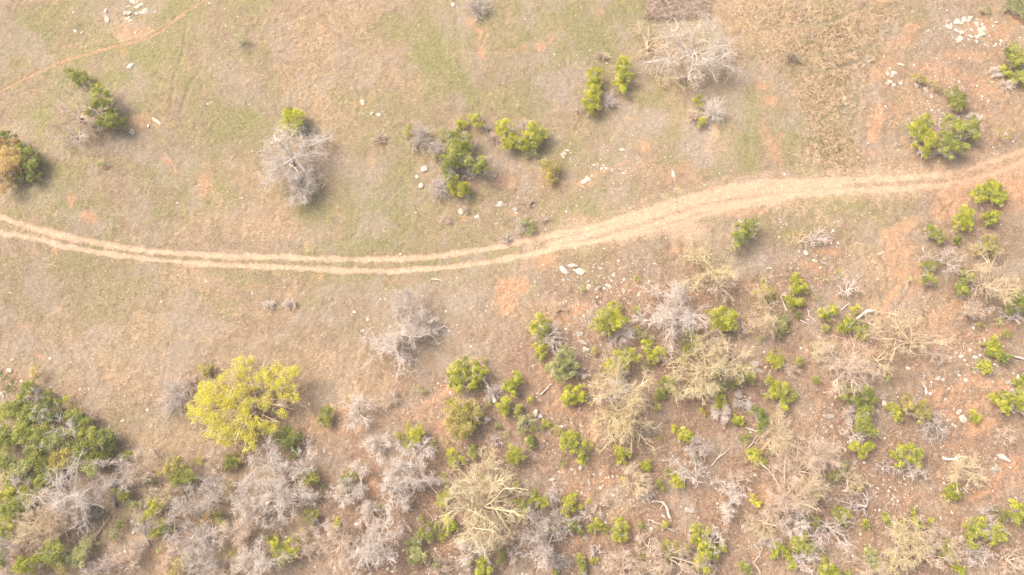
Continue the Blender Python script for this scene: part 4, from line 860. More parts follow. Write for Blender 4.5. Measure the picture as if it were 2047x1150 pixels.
S([(1240,1045,10),(1250,1052,7),(1230,1062,9),(1246,1070,8),(1232,1075,7)], 'L', h=2.2, dens=380); S([(1106,1058,8)], 'D'); S([(1104,1076,6)], 'D'); S([(1160,1122,11),(1165,1135,9)], 'M', dens=380); S([(1187,1120,7)], 'L'); S([(1108,1146,6)], 'M')
# --- dense thicket, bottom left corner
TH = [([(55,780,13),(50,798,13),(62,772,9)],'M'),([(72,744,9)],'M'),([(3,750,7)],'D'),([(22,773,8)],'D'),([(90,798,10),(96,788,7)],'M'),([(134,803,9)],'L'),([(20,822,17),(36,826,11),(5,832,10)],'M'),([(62,832,15),(48,842,12),(75,825,10)],'M'),([(108,822,16),(96,835,10)],'D'),([(150,830,12),(158,845,10)],'D'),([(170,852,14),(178,868,12),(160,862,9)],'M'),
 ([(210,872,13),(222,885,9)],'D'),([(222,878,8),(225,892,9)],'L'),([(12,872,16),(8,890,14),(25,882,10)],'L'),([(48,860,16),(60,850,12),(42,876,12)],'M'),([(84,868,15),(75,882,13),(95,858,10)],'M'),([(108,885,16),(98,900,13),(122,876,12)],'L'),([(140,880,15),(132,897,12)],'S'),([(172,895,17),(160,908,12),(188,892,11)],'M'),([(205,905,12),(196,918,12)],'L'),
 ([(78,918,16),(66,906,12),(90,925,12)],'M'),([(118,920,15),(132,912,11)],'M'),([(152,925,13)],'S'),([(15,920,14),(5,935,10)],'M'),([(42,935,15),(52,945,13),(34,948,11)],'L'),([(85,955,14),(92,970,11),(78,966,10)],'L'),([(108,950,10)],'M'),([(180,932,12),(190,942,9)],'S'),([(20,958,10)],'D'),
 ([(12,992,14),(25,985,11)],'L'),([(48,992,14),(58,1000,11),(42,1008,12)],'M'),([(15,1022,15),(28,1015,12),(8,1035,11)],'L'),([(12,1055,15),(25,1065,12),(8,1070,12)],'M'),([(5,1115,12)],'D'),([(108,1098,14),(120,1108,14),(100,1112,11)],'L'),([(60,1122,13),(48,1130,12),(75,1122,10)],'L'),([(150,1110,12),(162,1118,12),(140,1122,10)],'L'),([(120,1138,10)],'M'),([(66,1140,7)],'M'),
 ([(180,1085,11),(168,1092,8)],'S'),([(250,912,10)],'M'),([(345,932,14),(332,945,10)],'O'),([(362,948,15),(375,962,11),(352,960,10)],'M'),([(243,985,11),(255,995,8)],'M'),([(305,960,6)],'M'),([(300,1022,12),(312,1010,11),(290,1035,9)],'L'),([(325,1050,11),(335,1055,9),(315,1065,9)],'M'),([(300,1062,8)],'L'),([(320,1098,6)],'L'),([(240,1046,9)],'D'),([(188,1022,8),(196,1026,6)],'B'),([(222,1068,9)],'S'),([(275,1005,11)],'S'),([(390,1085,7)],'D')]
for i_, (lb, tn) in enumerate(TH): S(lb, ('S' if tn == 'L' and i_ % 4 == 0 else 'M' if tn == 'L' and i_ % 3 == 1 else 'O' if tn == 'M' and i_ % 4 == 1 else tn), h=2.2+(i_*37 % 13)/8 if lb[0][2] > 11 else 1.6, twigs=.8, grow_=1.5, dens=330 if tn != 'S' else 220, group='shrubs of the bottom left thicket')

# --- bare trees
B = bare
B(150,222,62,50,'p',base=(168,243),h=3.8,limbs=9,dens=1.8,label='brown limbed bare tree beside the large dark juniper at upper left')
B(148,278,38,22,'w',base=(150,275),h=1.6,dens=.7); B(195,252,22,14,'w',base=(178,250),h=1.8,dens=.7)
B(578,305,70,62,'w',base=(590,330),h=4.4,limbs=11,dens=2.1,gnarl=.4,label='large bleached white dead tree spreading in the upper pasture',thick=1.1)
B(598,372,34,36,'w',h=3,limbs=7,dens=2.2,gnarl=.4,label='smaller bleached dead crown below the large white dead tree')
B(1385,95,82,62,'w',base=(1385,118),h=4.4,limbs=12,dens=1.9,gnarl=.3,leaf='S',leafd=14,label='large grey white bare tree below the rectangular brush pile')
B(1370,150,60,30,'t',base=(1378,150),h=1.8,limbs=8,dens=.9)
B(1298,85,34,40,'t',h=1.2,limbs=8,dens=1,label='low tangle of tan brushwood left of the large grey white bare tree')
B(790,690,54,46,'w',base=(805,668),h=3.2,limbs=10,dens=1.9,gnarl=.35,label='wide bleached white dead tree on bare ground in the centre left')
B(842,648,28,24,'w',h=2.2,limbs=7,dens=2); B(810,592,30,26,'g',base=(808,648),h=3.6,limbs=8,dens=1.7,label='round grey dead tree with a visible bare trunk below the track',thick=.8)
B(1415,538,52,44,'y',base=(1425,545),h=3.2,limbs=9,dens=1.3,leaf='O',leafd=35,label='yellowish bare tree with budding crown below the track on the right')
B(1440,570,34,30,'p',h=2,dens=.8)
B(1340,622,56,46,'w',base=(1348,640),h=3.2,limbs=12,dens=2.2,gnarl=.3,label='pinkish white twiggy bare tree between the two lime clumps mid slope')
B(1522,628,34,50,'t',base=(1528,640),h=3.6,limbs=9,dens=1.3,leaf='O',leafd=22)
B(1975,560,52,56,'t',base=(1960,580),h=4,limbs=9,dens=1.2,label='tall tan bare tree near the right edge above the red gullies'); B(1945,620,34,20,'p',h=2,dens=.8)
B(1885,522,30,26,'g',base=(1888,530),h=2.6,dens=.9)
B(1680,718,58,52,'p',base=(1690,745),h=3.6,limbs=10,dens=1.5,label='large pinkish bare tree below the long fallen trunk'); B(1640,700,24,22,'y',h=1.6,dens=.9,leaf='O',leafd=30)
B(1800,665,66,44,'t',base=(1815,690),h=3,limbs=10,dens=1.1,label='pale straw coloured bare tree right of the long fallen trunk',leaf='T',leafd=10); B(1870,700,30,30,'p',h=1.6,dens=.9)
B(1240,775,60,46,'y',base=(1232,815),h=4.2,limbs=10,dens=1.4,leaf='T',leafd=60,label='upper crown of yellow tan bare trees on the centre slope')
B(1215,850,42,42,'y',base=(1230,830),h=3.2,limbs=8,dens=1.3,leaf='T',leafd=50); B(1265,860,40,50,'y',base=(1240,835),h=3.4,limbs=8,dens=1.3,leaf='T',leafd=55)
B(1228,792,34,22,'w',base=(1205,800),h=4.6,limbs=7,dens=1,label='white forked branches above the yellow tan crowns')
B(1395,725,50,44,'y',base=(1410,740),h=4,limbs=9,dens=1.4,leaf='T',leafd=40,label='yellow tan bare tree left of the two pointed grey boulders'); B(1455,715,44,38,'y',base=(1440,745),h=3.8,limbs=8,dens=1.4,leaf='T',leafd=40); B(1370,775,34,28,'y',h=2.6,dens=1.2,leaf='T',leafd=40); B(1410,778,28,26,'y',h=2.6,dens=1.1,leaf='T',leafd=40)
B(1425,690,26,36,'p',h=2.4,dens=1)
B(965,1000,82,82,'y',base=(972,1010),h=5.4,limbs=13,dens=1.8,gnarl=.22,leaf='O',leafd=9,thick=1.15,label='large bare tree with yellow lichen coloured branches at bottom centre')
B(970,930,24,34,'y',h=3,dens=1,leaf='O',leafd=20); B(1005,1070,34,26,'t',h=2.4,dens=1)
B(1080,1070,44,48,'g',base=(1095,1100),h=3.8,limbs=10,dens=1.8,label='dense grey bare tree with cloudy twigs right of the yellow barked tree')
B(1365,930,36,28,'w',base=(1395,962),h=2.4,limbs=8,dens=.8,gnarl=.2,thick=1.1,label='fan of white dead branches leaning left above the oval grey boulder')
B(1392,895,22,22,'g',h=1.8,dens=1.3); B(1442,828,22,18,'w',h=1.5,dens=1.3)
B(1638,905,42,34,'p',h=3,limbs=9,dens=1.4,leaf='T',leafd=8); B(1562,965,46,46,'p',base=(1565,1000),h=3.6,limbs=10,dens=1.3,label='large pinkish bare tree at lower right with white forked limbs'); B(1610,980,46,44,'t',base=(1580,1010),h=3.2,limbs=9,dens=1.2); B(1550,1020,34,24,'p',h=1.6,dens=1.1); B(1592,1048,26,20,'w',h=1.8,dens=1.6,kind='twiggy_bush',word='bush')
B(1448,985,30,26,'w',base=(1465,1010),h=2.2,limbs=9,dens=1.2,gnarl=.35,leaf='O',leafd=14); B(1275,962,24,30,'t',h=2,limbs=8,dens=1.4)
B(1255,1125,42,34,'p',base=(1240,1140),h=2.8,limbs=9,dens=1.1); B(1345,1120,50,30,'p',h=2.4,limbs=9,dens=1); B(1310,1140,30,20,'t',h=1.6,dens=.8)
B(1815,1085,36,50,'y',base=(1815,1110),h=3.4,limbs=9,dens=1.6,leaf='T',leafd=60,label='straw yellow leafy bare tree at the bottom right with a long crown'); B(1790,1130,30,22,'y',h=2,dens=1,leaf='T',leafd=50); B(1862,1110,28,34,'p',h=2.2,dens=1.2)
B(1865,850,26,28,'g',base=(1862,850),h=1.6,limbs=8,dens=.8,thick=1.2,gnarl=.35); B(1702,868,24,18,'w',base=(1705,870),h=1.3,dens=.8,thick=1.1)
B(1695,570,26,24,'w',base=(1692,585),h=1.4,limbs=6,dens=.55,gnarl=.25,thick=1.3,label='bleached dead branch with grey twigs lying in the open right of centre')
B(1632,475,26,20,'w',h=1.4,limbs=7,dens=.7); B(1600,480,16,14,'t',h=1,dens=.8)
B(1105,672,28,30,'g',base=(1088,680),h=2.2,limbs=10,dens=.9,gnarl=.15); B(1245,672,26,18,'g',base=(1240,668),h=1.2,dens=1); B(1165,748,14,12,'w',h=.9,dens=.9); B(1145,625,0,0,'w') if False else None
B(1115,618,22,16,'t',h=.9,limbs=6,dens=.7)
# bottom, left of centre
B(712,822,36,34,'w',base=(722,830),h=2.6,limbs=9,dens=1.1,gnarl=.25,label='white bare tree with brown brush on bare ground right of the yellow tree')
B(760,888,32,24,'w',h=1.8,limbs=8,dens=1.3); B(836,915,34,30,'w',base=(845,895),h=2.4,limbs=9,dens=1.3,gnarl=.18); B(795,945,44,28,'w',h=2.2,limbs=9,dens=1.4); B(785,990,40,38,'w',base=(790,975),h=2.6,limbs=9,dens=1.4); B(845,955,34,26,'w',base=(850,962),h=2,limbs=8,dens=1.2); B(740,1030,24,34,'w',base=(738,1000),h=2,limbs=7,dens=1.1)
B(752,1088,50,46,'w',base=(765,1085),h=3.4,limbs=11,dens=1.6,gnarl=.2,label='large bleached bare tree at the bottom with spidery branches'); B(715,1110,34,32,'w',h=2.4,limbs=8,dens=1.3); B(672,1095,44,42,'p',base=(690,1065),h=3,limbs=9,dens=1.5); B(690,985,30,30,'w',base=(700,990),h=1.8,limbs=9,dens=1.1,gnarl=.15); B(720,960,22,40,'w',h=2,limbs=7,dens=1.2)
B(535,915,42,28,'w',base=(545,935),h=2.8,limbs=9,dens=1.3); B(612,920,28,30,'w',base=(608,945),h=2.4,limbs=8,dens=1,gnarl=.15); B(565,955,36,34,'w',h=2.8,limbs=8,dens=1.5); B(575,1000,42,36,'w',base=(585,985),h=3,limbs=10,dens=1.4); B(500,990,32,40,'w',base=(505,1010),h=2.8,limbs=9,dens=1.4); B(510,1030,44,24,'w',h=2,limbs=8,dens=1.2)
B(485,1072,40,32,'p',base=(470,1060),h=2.8,limbs=9,dens=1.5); B(520,1125,48,36,'w',base=(525,1120),h=3,limbs=10,dens=1.5); B(555,1040,18,24,'g',base=(552,1055),h=1.6,dens=1,gnarl=.15); B(608,1090,24,26,'p',h=1.8,limbs=7,dens=1.1); B(620,1000,24,16,'w',h=1.4,dens=.9); B(440,1075,40,24,'w',base=(385,1075),h=2,limbs=8,dens=1); B(405,1120,40,34,'g',h=2.6,limbs=9,dens=1.5); B(460,1140,36,20,'p',h=1.8,limbs=7,dens=1.2)
B(428,915,26,26,'p',base=(435,940),h=2,limbs=7,dens=.9); B(425,975,34,34,'g',base=(442,1008),h=3.2,limbs=9,dens=1,gnarl=.15); B(385,1000,36,30,'g',base=(403,1035),h=3.2,limbs=9,dens=1.1,gnarl=.15); B(375,1075,34,34,'g',h=2.4,limbs=9,dens=1.3); B(365,1110,24,20,'w',h=1.6,dens=1)
B(130,985,70,54,'w',base=(165,1000),h=4,limbs=12,dens=1.6,gnarl=.35,label='large pale bare tree with tangled crown inside the bottom left thicket'); B(80,1035,60,34,'t',base=(140,1055),h=3,limbs=11,dens=1.5,label='long tan bare tree sweeping left inside the bottom left thicket'); B(150,1040,30,28,'p',h=2,limbs=8,dens=1.3); B(60,1065,44,26,'t',h=2,limbs=8,dens=1.3)
B(245,950,24,38,'g',base=(255,965),h=3,limbs=8,dens=1,gnarl=.15); B(285,940,28,34,'p',base=(268,965),h=2.8,limbs=8,dens=1,gnarl=.15); B(205,975,26,30,'g',h=2.6,limbs=7,dens=1.2); B(125,855,24,18,'w',h=3.4,limbs=7,dens=1.3); B(85,835,20,18,'w',h=3,dens=1.2); B(205,925,20,14,'w',h=3.2,dens=1.3); B(70,795,18,20,'g',h=2,dens=1); B(75,892,18,12,'g',h=3.4,dens=1)
B(15,1095,26,24,'g',base=(30,1085),h=2.2,limbs=8,dens=1.3); B(240,1120,46,28,'p',base=(275,1130),h=1.8,limbs=9,dens=1); B(275,1090,30,20,'g',h=1.4,limbs=6,dens=.7); B(290,1030,18,24,'g',base=(298,1085),h=2.4,dens=1); B(40,960,24,16,'g',h=2.4,dens=1.1); B(20,1140,40,16,'p',h=1.6,dens=1.1); B(90,1075,40,22,'p',h=1.8,dens=1.1); B(330,990,34,26,'t',h=1.8,limbs=8,dens=1,leaf='S',leafd=30); B(340,1125,22,30,'p',h=1.6,dens=1); B(200,1130,36,18,'g',h=1.6,dens=1); B(310,905,18,14,'p',h=1.2,dens=.8); B(345,1030,16,50,'g',h=2.2,dens=1)
B(1128,1052,22,16,'w',h=1.4,dens=.8); B(1105,990,16,18,'w',h=1.3,dens=1.2); B(1112,1030,18,20,'g',h=1.6,dens=1.2); B(1168,1030,14,16,'w',h=1.2,dens=.8); B(940,1105,30,28,'w',h=1.8,limbs=8,dens=1.2); B(925,1140,20,14,'p',h=1,dens=1); B(810,1010,16,16,'w',h=1.2,dens=.9); B(805,1050,20,14,'w',h=1.2,dens=.9); B(1030,1110,18,16,'w',h=1.2,dens=.8)
B(1430,1070,18,26,'w',base=(1425,1085),h=2,limbs=6,dens=.8); B(1500,1040,10,10,'p',h=1,dens=.7) ; B(1540,1080,22,12,'g',base=(1532,1088),h=1.2,dens=.8); B(1660,1080,40,40,'g',base=(1650,1050),h=1.8,limbs=8,dens=.9); B(1610,1120,24,20,'w',h=1.4,dens=1); B(1700,1000,44,26,'g',base=(1735,1015),h=1,limbs=6,dens=.6); B(1740,1130,34,18,'p',h=1.6,dens=1); B(1975,1025,20,12,'g',h=.9,dens=.6); B(1900,1080,18,30,'p',h=1.6,dens=1.1); B(1700,960,30,20,'t',h=1.4,dens=1,leaf='O',leafd=20)
B(1480,660,14,14,'p',h=1,dens=.8); B(2030,628,24,18,'w',base=(2015,640),h=1.2,limbs=6,dens=.6,thick=1.4); B(1325,165,18,14,'t',base=(1318,175),h=.6,limbs=4,dens=.5,thick=1.2); B(1152,212,8,22,'g',base=(1156,228),h=1.6,limbs=4,dens=.6); B(175,165,8,10,'g',h=1,dens=.7); B(1930,940,40,30,'t',h=2.2,limbs=9,dens=1.3,leaf='T',leafd=20,label='fuzzy straw coloured bare bush around the white log at right')
# more brush filling the lower slope
B(1600,930,40,30,'p',h=2,dens=1.3); B(1530,1050,40,30,'t',h=1.2,dens=1); B(1480,960,24,20,'p',h=1.2,dens=1); B(1700,830,18,14,'g',h=1,dens=1); B(1770,930,16,12,'g',h=.9,dens=1); B(1820,935,26,16,'g',h=1,dens=1.2)
B(1400,1140,36,20,'p',h=1.4,dens=1); B(1290,1090,30,22,'p',h=1.2,dens=.9); B(1190,1100,18,12,'w',h=.8,dens=.8); B(1120,1120,22,16,'g',h=1,dens=1); B(880,1130,30,20,'p',h=1.2,dens=1); B(640,1050,24,18,'g',h=1.1,dens=1); B(1000,1040,20,20,'t',h=1.2,dens=1); B(1790,1060,18,16,'p',h=1,dens=1); B(1850,1060,22,20,'p',h=1.2,dens=1); B(1950,1110,26,20,'g',h=1.2,dens=1); B(2020,1120,30,24,'p',h=1.2,dens=.9)
B(1330,700,30,18,'p',h=1.2,dens=.9); B(1480,800,18,14,'g',h=.9,dens=.9); B(1580,740,20,14,'p',h=.8,dens=.8); B(1740,640,26,20,'t',h=1,dens=.9); B(1760,720,34,26,'t',h=1.2,dens=1); B(1200,1010,22,16,'p',h=.9,dens=.8); B(990,880,18,14,'w',h=.9,dens=.9); B(900,960,20,16,'p',h=.9,dens=.9); B(2010,870,22,16,'p',h=.9,dens=.9)
# --- rounded twiggy bushes
P = puff
P(955,14,28,26,'g'); P(840,274,26,28,'g'); P(878,375,20,26,'g'); P(1217,202,18,20,'g'); P(1424,222,26,30,'w'); P(1385,232,14,14,'p'); P(1585,118,14,13,'d',label='dark spiky twig bush alone in the tawny grass field')
P(872,298,16,22,'g'); P(935,345,18,14,'g'); P(1050,252,14,12,'g'); P(970,258,10,9,'g'); P(1012,479,10,9,'g'); P(1042,452,12,16,'g'); P(578,609,15,10,'w',label='right one of the twin grey tufts in the pasture'); P(540,611,13,8,'w',label='left one of the twin grey tufts in the pasture')
P(350,793,32,40,'g',label='rounded grey twiggy bush touching the left side of the yellow tree'); P(378,770,18,24,'p'); P(1552,868,32,36,'t',n=110,label='rounded dense straw coloured bush left of the lime round shrub'); P(1560,824,10,14,'t'); P(1205,112,20,9,'p',h=.7); P(758,277,16,10,'p',h=.7); P(930,420,8,8,'p',h=.5); P(890,440,12,9,'p',h=.5); P(1055,405,12,9,'p',h=.5)
P(985,785,18,16,'g',h=.8,n=50); P(1012,770,14,10,'g',h=.7); P(780,800,22,16,'p',h=1); P(1085,438,16,8,'p',h=.5); P(2030,790,12,14,'w'); P(1898,190,8,6,'g',h=.5); P(1990,145,16,12,'w',h=.9); P(2015,170,16,10,'w',h=.8); P(1950,235,20,8,'w',h=.5); P(1880,305,30,8,'g',h=.6);
P(1020,268,10,8,'d',h=.6); P(985,275,14,12,'p',h=.7); P(890,268,8,6,'p',h=.5); P(745,1065,14,10,'w'); P(1765,790,10,6,'p',h=.4); P(1290,990,14,16,'w'); P(1260,940,8,10,'w',h=.5)

# --- fallen wood
stick([(1746,622),(1735,622),(1720,632),(1705,646),(1697,656)], .26, 'w', 3, 'long pale fallen trunk with shredded end lying among green shrubs', kind='fallen_log', cat_='log', sub=.2, tone=.45)
stick([(990,804),(984,788),(977,775),(970,764)], .27, 'w', 3, 'short thick bleached log lying between two junipers', kind='fallen_log', cat_='log', sub=.35, tone=.45)
stick([(1340,1036),(1335,1020),(1328,1007),(1316,1003),(1303,1002)], .14, 'w', 4, 'bent grey fallen limb left of the oval grey boulder')
stick([(1294,1038),(1318,1047),(1338,1058),(1355,1066)], .07, 'w', 4, 'thin straight pole with twiggy end below the bent grey limb')
stick([(1573,622),(1568,610),(1562,598),(1562,590),(1572,588)], .10, 'w', 3, 'hooked white branch left of the lime shrub column')
stick([(1630,642),(1617,632),(1614,620),(1615,612)], .06, 'w', 1); stick([(1600,640),(1612,646),(1618,650)], .07, 'w', 1)
stick([(1682,620),(1690,612),(1700,606)], .08, 'w', 1)
stick([(1490,855),(1510,862),(1530,868)], .08, 'w', 6, 'white dead branch with comb like twigs left of the straw bush', sub=.4)
stick([(1494,897),(1505,885),(1515,868)], .06, 'w', 2); stick([(1422,932),(1432,918),(1448,906),(1460,895)], .07, 'w', 2)
stick([(2047,718),(2020,710),(2000,712),(1990,711)], .14, 'w', 5, 'grey limb reaching left from the right edge beside a round green shrub', sub=.45)
stick([(1884,915),(1895,919),(1908,918),(1920,913),(1935,914)], .16, 'w', 2, 'curved white log lying in the fuzzy straw bush', kind='fallen_log', cat_='log', tone=.6)
stick([(1852,788),(1850,775),(1844,764)], .12, 'w', 1, 'short white snag standing alone right of the pink bare tree')
stick([(2010,600),(2012,620),(2022,635)], .10, 'w', 3)
stick([(1520,1148),(1515,1135),(1505,1125),(1512,1118),(1520,1108),(1516,1095)], .09, 'p', 5, 'winding reddish root like branch at the bottom right', sub=.35)
stick([(862,1050),(866,1040),(858,1028),(850,1020)], .06, 'p', 0); stick([(880,994),(868,980),(850,962)], .06, 'w', 1)
stick([(895,655),(888,652),(870,662),(860,668)], .07, 'w', 3); stick([(843,655),(860,662),(875,665),(880,652)], .06, 'w', 2)
stick([(185,1082),(200,1060),(222,1030)], .08, 'p', 1, 'thin straight pole leaning below the dark standing stump'); stick([(230,1014),(228,985),(232,962),(233,940)], .24, 'd', 3, 'dark thick standing stump with bare limbs beside the thicket', kind='dead_trunk', h=1.0, cat_='tree trunk', sub=.3, tone=.45)
stick([(210,1016),(190,1008),(172,997)], .12, 'w', 1); stick([(60,1085),(110,1070),(148,1055)], .14, 't', 4); stick([(450,1005),(490,960),(520,925)], .07, 'p', 2); stick([(400,1035),(385,1005),(372,985)], .12, 'g', 3); stick([(300,1092),(285,1055),(262,1040)], .1, 'g', 4)
stick([(365,1110),(400,1085),(430,1062)], .06, 'p', 1); stick([(145,148),(135,132)], .05, 'w', 0); stick([(1965,420),(1958,405)], .05, 'w', 1); stick([(1660,655),(1648,648)], .05, 'w', 0); stick([(1890,1000),(1905,1010)], .05, 'w', 0); stick([(1925,975),(1935,985)], .12, 'g', 0); stick([(1285,45+1080),(1262,1105),(1248,1090)], .07, 'd', 1)
stick([(1640,400),(1620,405)], .04, 'p', 0); stick([(1100,580),(1090,590)], .04, 'w', 0); stick([(452,52),(440,36)], .04, 'w', 0); stick([(1080,790),(1095,775),(1100,768)], .09, 'w', 1); stick([(1370,90+1020),(1385,1125)], .05, 'p', 1); stick([(1905,475+340),(1930,800)], .05, 'p', 1); stick([(1780,800+150),(1765,935)], .04, 'p', 0); stick([(1735,1000),(1725,985),(1705,990)], .06, 'w', 2); stick([(1660,1060),(1640,1040),(1625,1075)], .05, 'w', 2)

# rectangular brush pile cut by the top edge
rg = np.random.RandomState(4)
n = 2600; px_ = rg.uniform(1291, 1416, n); py_ = rg.uniform(-8, 36, n)+np.where(rg.rand(n) < .3, rg.uniform(0, 6, n), 0)
ctr = ground_at(1353, 18); ctr[2] = float(gh(ctr[0], ctr[1]))
pp = np.array([at(a, b, ctr[2]) for a, b in zip(px_, py_)])-ctr; pp[:, 2] = rg.uniform(0, .55, n)
a = rg.uniform(0, 6.283, n)
t1, q1, e1_ = grow(rg, pp, np.stack([np.cos(a), np.sin(a)*.6, rg.normal(0, .15, n)], 1), rg.uniform(.3, .9, n), np.full(n, .022), np.full(n, .010), rg.uniform(.2, .75, n), 3, .2)
bp_ = empty('brush_pile', ctr)
link('twigs', to_mesh('twigs', [t1]), BARK['p'], bp_)
a = rg.uniform(0, 6.283, 500); k5 = rg.randint(0, n, 500)
t2, _, _ = grow(rg, pp[k5]*np.array([1, 1, .5]), np.stack([np.cos(a), np.sin(a), np.zeros(500)], 1), rg.uniform(.4, 1.1, 500), np.full(500, .035), np.full(500, .02), rg.uniform(.2, .8, 500), 3, .12)
link('branches', to_mesh('branches', [t2]), BARK['d'], bp_)
bp_['label'] = 'rectangular pile of dry brown brushwood at the top edge'; bp_['category'] = 'brush pile'

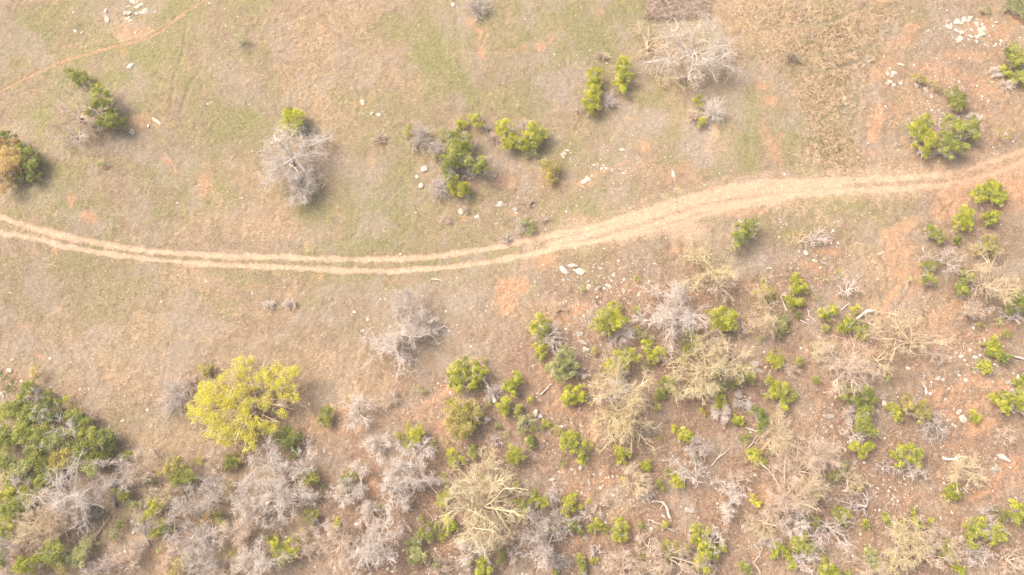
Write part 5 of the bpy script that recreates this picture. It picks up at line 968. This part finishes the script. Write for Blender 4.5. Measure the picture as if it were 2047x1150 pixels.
# ------------------------------------------------------------------ ROCKS
rnd = random.Random(8)
big = [ # x, y, halfwidth px, halflength px, rot, grey, label
 (1495,810,15,12,-35,1,'largest grey pointed boulder right of the yellow tan bare tree'),(1478,788,7,10,20,1,'smaller pointed grey boulder up and left of the largest one'),(2005,917,16,10,-30,0,'large pale boulder just above the red gully'),(1988,940,10,9,0,1,'darker grey boulder below left of the large pale gully boulder'),
 (1378,1020,15,10,0,1,'oval grey boulder near the bent grey fallen limb'),(1917,823,9,6,0,0,'smooth pale rounded rock on red soil at right'),(1160,668,11,7,-20,1,'uppermost of three stacked grey slabs mid slope'),(1166,685,13,6,0,1,'middle of three stacked grey slabs mid slope'),(1170,701,12,5,15,1,'lowest of three stacked grey slabs mid slope'),
 (1128,541,8,14,35,0,'long white slab leftmost below the track'),(1146,531,12,8,10,0,'white slab top of the trio below the track'),(1161,543,14,9,-20,0,'white pitted slab right of the trio below the track'),(874,559,15,4,-5,0,'flat pale slab lying in the grass just below the track'),
 (921,423,9,7,0,0,'pale grey lump below the grey bush of the upper middle thicket'),(905,10,5,9,30,0,'white tilted stone at the top edge beside a grey bush'),(725,205,5,9,10,0,'pinkish pale slab in the upper pasture'),(262,263,13,6,-35,0,'pale slab lying right of the large dark juniper'),(313,243,14,4,-40,0,'long thin pale slab in the upper left pasture'),(298,252,6,5,0,0,'pale rounded rock left of the long thin slab'),
 (262,133,9,8,0,0,None),(277,122,4,3,0,1,None),(150,63,6,4,0,0,None),(164,65,5,3,0,0,None),(214,42,5,18,20,0,'long pale slab strip left of the footpath outcrop'),(212,22,5,6,0,0,None),(147,25,6,3,-20,0,None),(745,228,5,5,0,0,None),(757,229,5,5,0,0,None),
 (841,372,8,7,0,0,None),(834,354,5,6,0,0,None),(848,338,8,8,0,0,None),(1345,348,5,12,10,0,'tall narrow pale slab in the open above the track'),(1000,408,8,6,0,0,None),(993,411,5,4,0,1,None),(1036,396,6,5,0,1,None),(1031,418,7,8,0,1,None),(955,433,5,4,0,0,None),(1203,338,5,5,0,0,None),(1245,300,8,7,0,0,None),(1170,362,12,6,25,0,None),(1176,30+327,9,5,0,0,None),
 (708,624,6,4,-30,0,None),(735,639,4,4,0,0,None),(725,661,3,5,0,0,None),(873,640,6,4,0,0,None),(770,598,3,4,0,0,None),(1800,129,9,5,-25,0,None),(1778,164,7,6,0,0,None),(1787,170,6,5,0,0,None),(1774,148,6,5,0,0,None),(1832,171,8,5,0,0,None),(1852,179,8,6,0,0,None),(1863,192,7,5,0,0,None),(1785,145,5,6,0,0,None),(1990,45,6,4,0,0,None),(1985,52,5,4,0,0,None),
 (1197,536,9,3,-10,0,None),(1207,557,5,3,0,0,None),(1220,572,5,6,0,0,None),(1246,582,5,8,20,0,None),(1195,575,8,4,15,0,None),(1127,560,6,5,0,1,None),(1610,505,6,9,30,0,None),(1628,521,8,4,-20,0,None),(1650,527,12,4,-15,1,None),(1580,690-215,5,3,0,0,None),(1650,560,5,5,0,0,None),(1510,728,12,8,-20,1,'dark grey rock left of the yellow centred sage shrub'),(1520,742,14,6,-15,1,'flat grey rock below the dark grey rock'),(1568,730,6,5,0,1,None),(1580,757,5,3,0,1,None),(1590,755,5,3,0,1,None),
 (1070,825,10,9,0,0,'rounded pale grey boulder beside sage twigs below the short log'),(1080,832,7,8,0,1,None),(978,1087,8,7,0,0,'rounded grey stone below the yellow barked tree'),(922,1082,10,6,15,0,'flat pale slab left of the rounded stone at the bottom'),(972,1107,8,4,0,1,None),(1118,1077,8,6,10,1,None),(1172,1075,8,8,0,1,None),(1168,1146,10,7,0,1,'grey angular rock at the bottom edge'),(1148,1110,6,6,0,1,None),(1303,1057,5,6,0,0,None),(1274,1076,4,7,0,0,None),(1326,1032,4,5,0,0,None),(1105,958,7,7,0,0,None),(1160,935,8,6,0,1,None),(1175,962,6,5,0,1,None),
 (1660,833,14,6,-10,1,'low dark grey ledge left of the mid green clumped shrub'),(1662,853,7,5,0,1,None),(1768,808,9,7,0,0,None),(1755,822,6,5,0,0,None),(1690,900,6,4,0,0,None),(1690,980,8,5,0,0,None),(1710,925,6,7,0,1,None),(1752,928,7,5,0,1,None),(1617,1008,5,9,10,1,'narrow grey upright stone right of the pinkish bare tree'),(1688,1077,4,4,0,0,None),(1720,1068,4,4,0,0,None),(1880,1036,4,4,0,0,None),(1903,1025,5,3,0,0,None),(1812,1145,4,4,0,0,None),(1765,1035,5,4,0,0,None),(1925,838,10,9,0,0,None),(2035,755,8,7,0,0,None),(1880,725,8,4,0,1,None),(1873,757,6,5,0,0,None),(1815,736,6,5,0,0,None),(1920,712,6,5,0,0,None),(1928,720,5,4,0,0,None),(1950,715,7,5,0,0,None),
 (905,860+55,3,3,0,0,None),(965,870,8,3,50,0,None),(970,895,6,4,-20,1,None),(975,838,6,8,0,0,None),(900,805+3,4,3,0,0,None),(295,820,4,4,0,0,None),(245,842,5,4,0,0,None),(212,857,5,3,0,0,None),(25,720,5,4,0,0,None),(18,740,8,5,0,0,None),(5,790,5,10,0,1,None),(170,1142,8,6,0,1,'large grey stone at the bottom edge of the thicket'),(250,1102,5,4,0,0,None),(267,1065,4,4,0,0,None),(277,1132,6,4,0,0,None),(165,1065,8,3,-30,0,None),(738,1148,8,6,0,0,None),(710,1142,4,3,0,0,None),(785,1142,5,4,0,0,None),(775,1137,5,4,0,0,None),(805,1101,5,3,20,0,None),(2015,765,6,8,0,1,None),(1085,500+30,3,3,0,0,None)]
for b_ in big:
    o = rock(b_[0], b_[1], b_[2], b_[3], b_[4] if b_[4] else None, bool(b_[5]), b_[6], rng=rnd)
    o['group'] = 'rocks and slabs lying on the ground'
NROCK = len(big)
clusters = [ # x, y, rx, ry, n, smin, smax, phrase
 (270,25,24,26,22,3,8,'pale slab of the broken outcrop above the footpath','outcrop slabs above the footpath'),
 (1930,58,38,24,34,3.5,9.5,'pale slab of the large broken outcrop at upper right','outcrop slabs at upper right'),
 (1975,85,30,10,8,2.5,6,'pale stone strewn right of the upper right outcrop','stones right of the upper right outcrop'),
 (1785,150,24,24,10,2.5,5,'pale stone strewn around the small outcrop left of the upper right junipers','stones of the small upper right outcrop'),
 (1130,305,14,14,10,2.5,5,'pale stone in the small patch above the olive shrub','stones by the olive shrub'),
 (1215,335,36,14,14,2,5,'pale stone in the row above the middle of the track','stones in the row above the track'),
 (1210,575,60,30,15,2,5,'small pale stone strewn right below the white slabs','stones below the white slabs'),
 (1180,625,40,30,10,2,4,'small pale stone strewn above the three stacked grey slabs','stones above the stacked slabs'),
 (1155,965,60,30,16,2,5,'small pale stone on the rubble patch at bottom centre right','stones on the rubble patch'),
 (1920,730,70,34,20,2.5,6,'pale stone on the rubble slope near the right edge','stones on the right rubble slope'),
 (1100,860,20,30,8,2,4.5,'small pale stone beside the red soil right of the short log','stones right of the short log')]
for (cx, cy, rx, ry, nn, a0, a1, lab, grp) in clusters:
    for _ in range(nn):
        a = rnd.uniform(0, 6.283); q = math.sqrt(rnd.random())
        s1 = rnd.uniform(a0, a1)
        rock(cx+rx*q*math.cos(a), cy+ry*q*math.sin(a), s1, s1*rnd.uniform(.5, 1), rnd.uniform(0, 360), False, lab, grp, rng=rnd); NROCK += 1
print('rocks', NROCK)
resolve_labels()
print('objects', len(bpy.data.objects), 'faces', sum(len(m.polygons) for m in bpy.data.meshes))
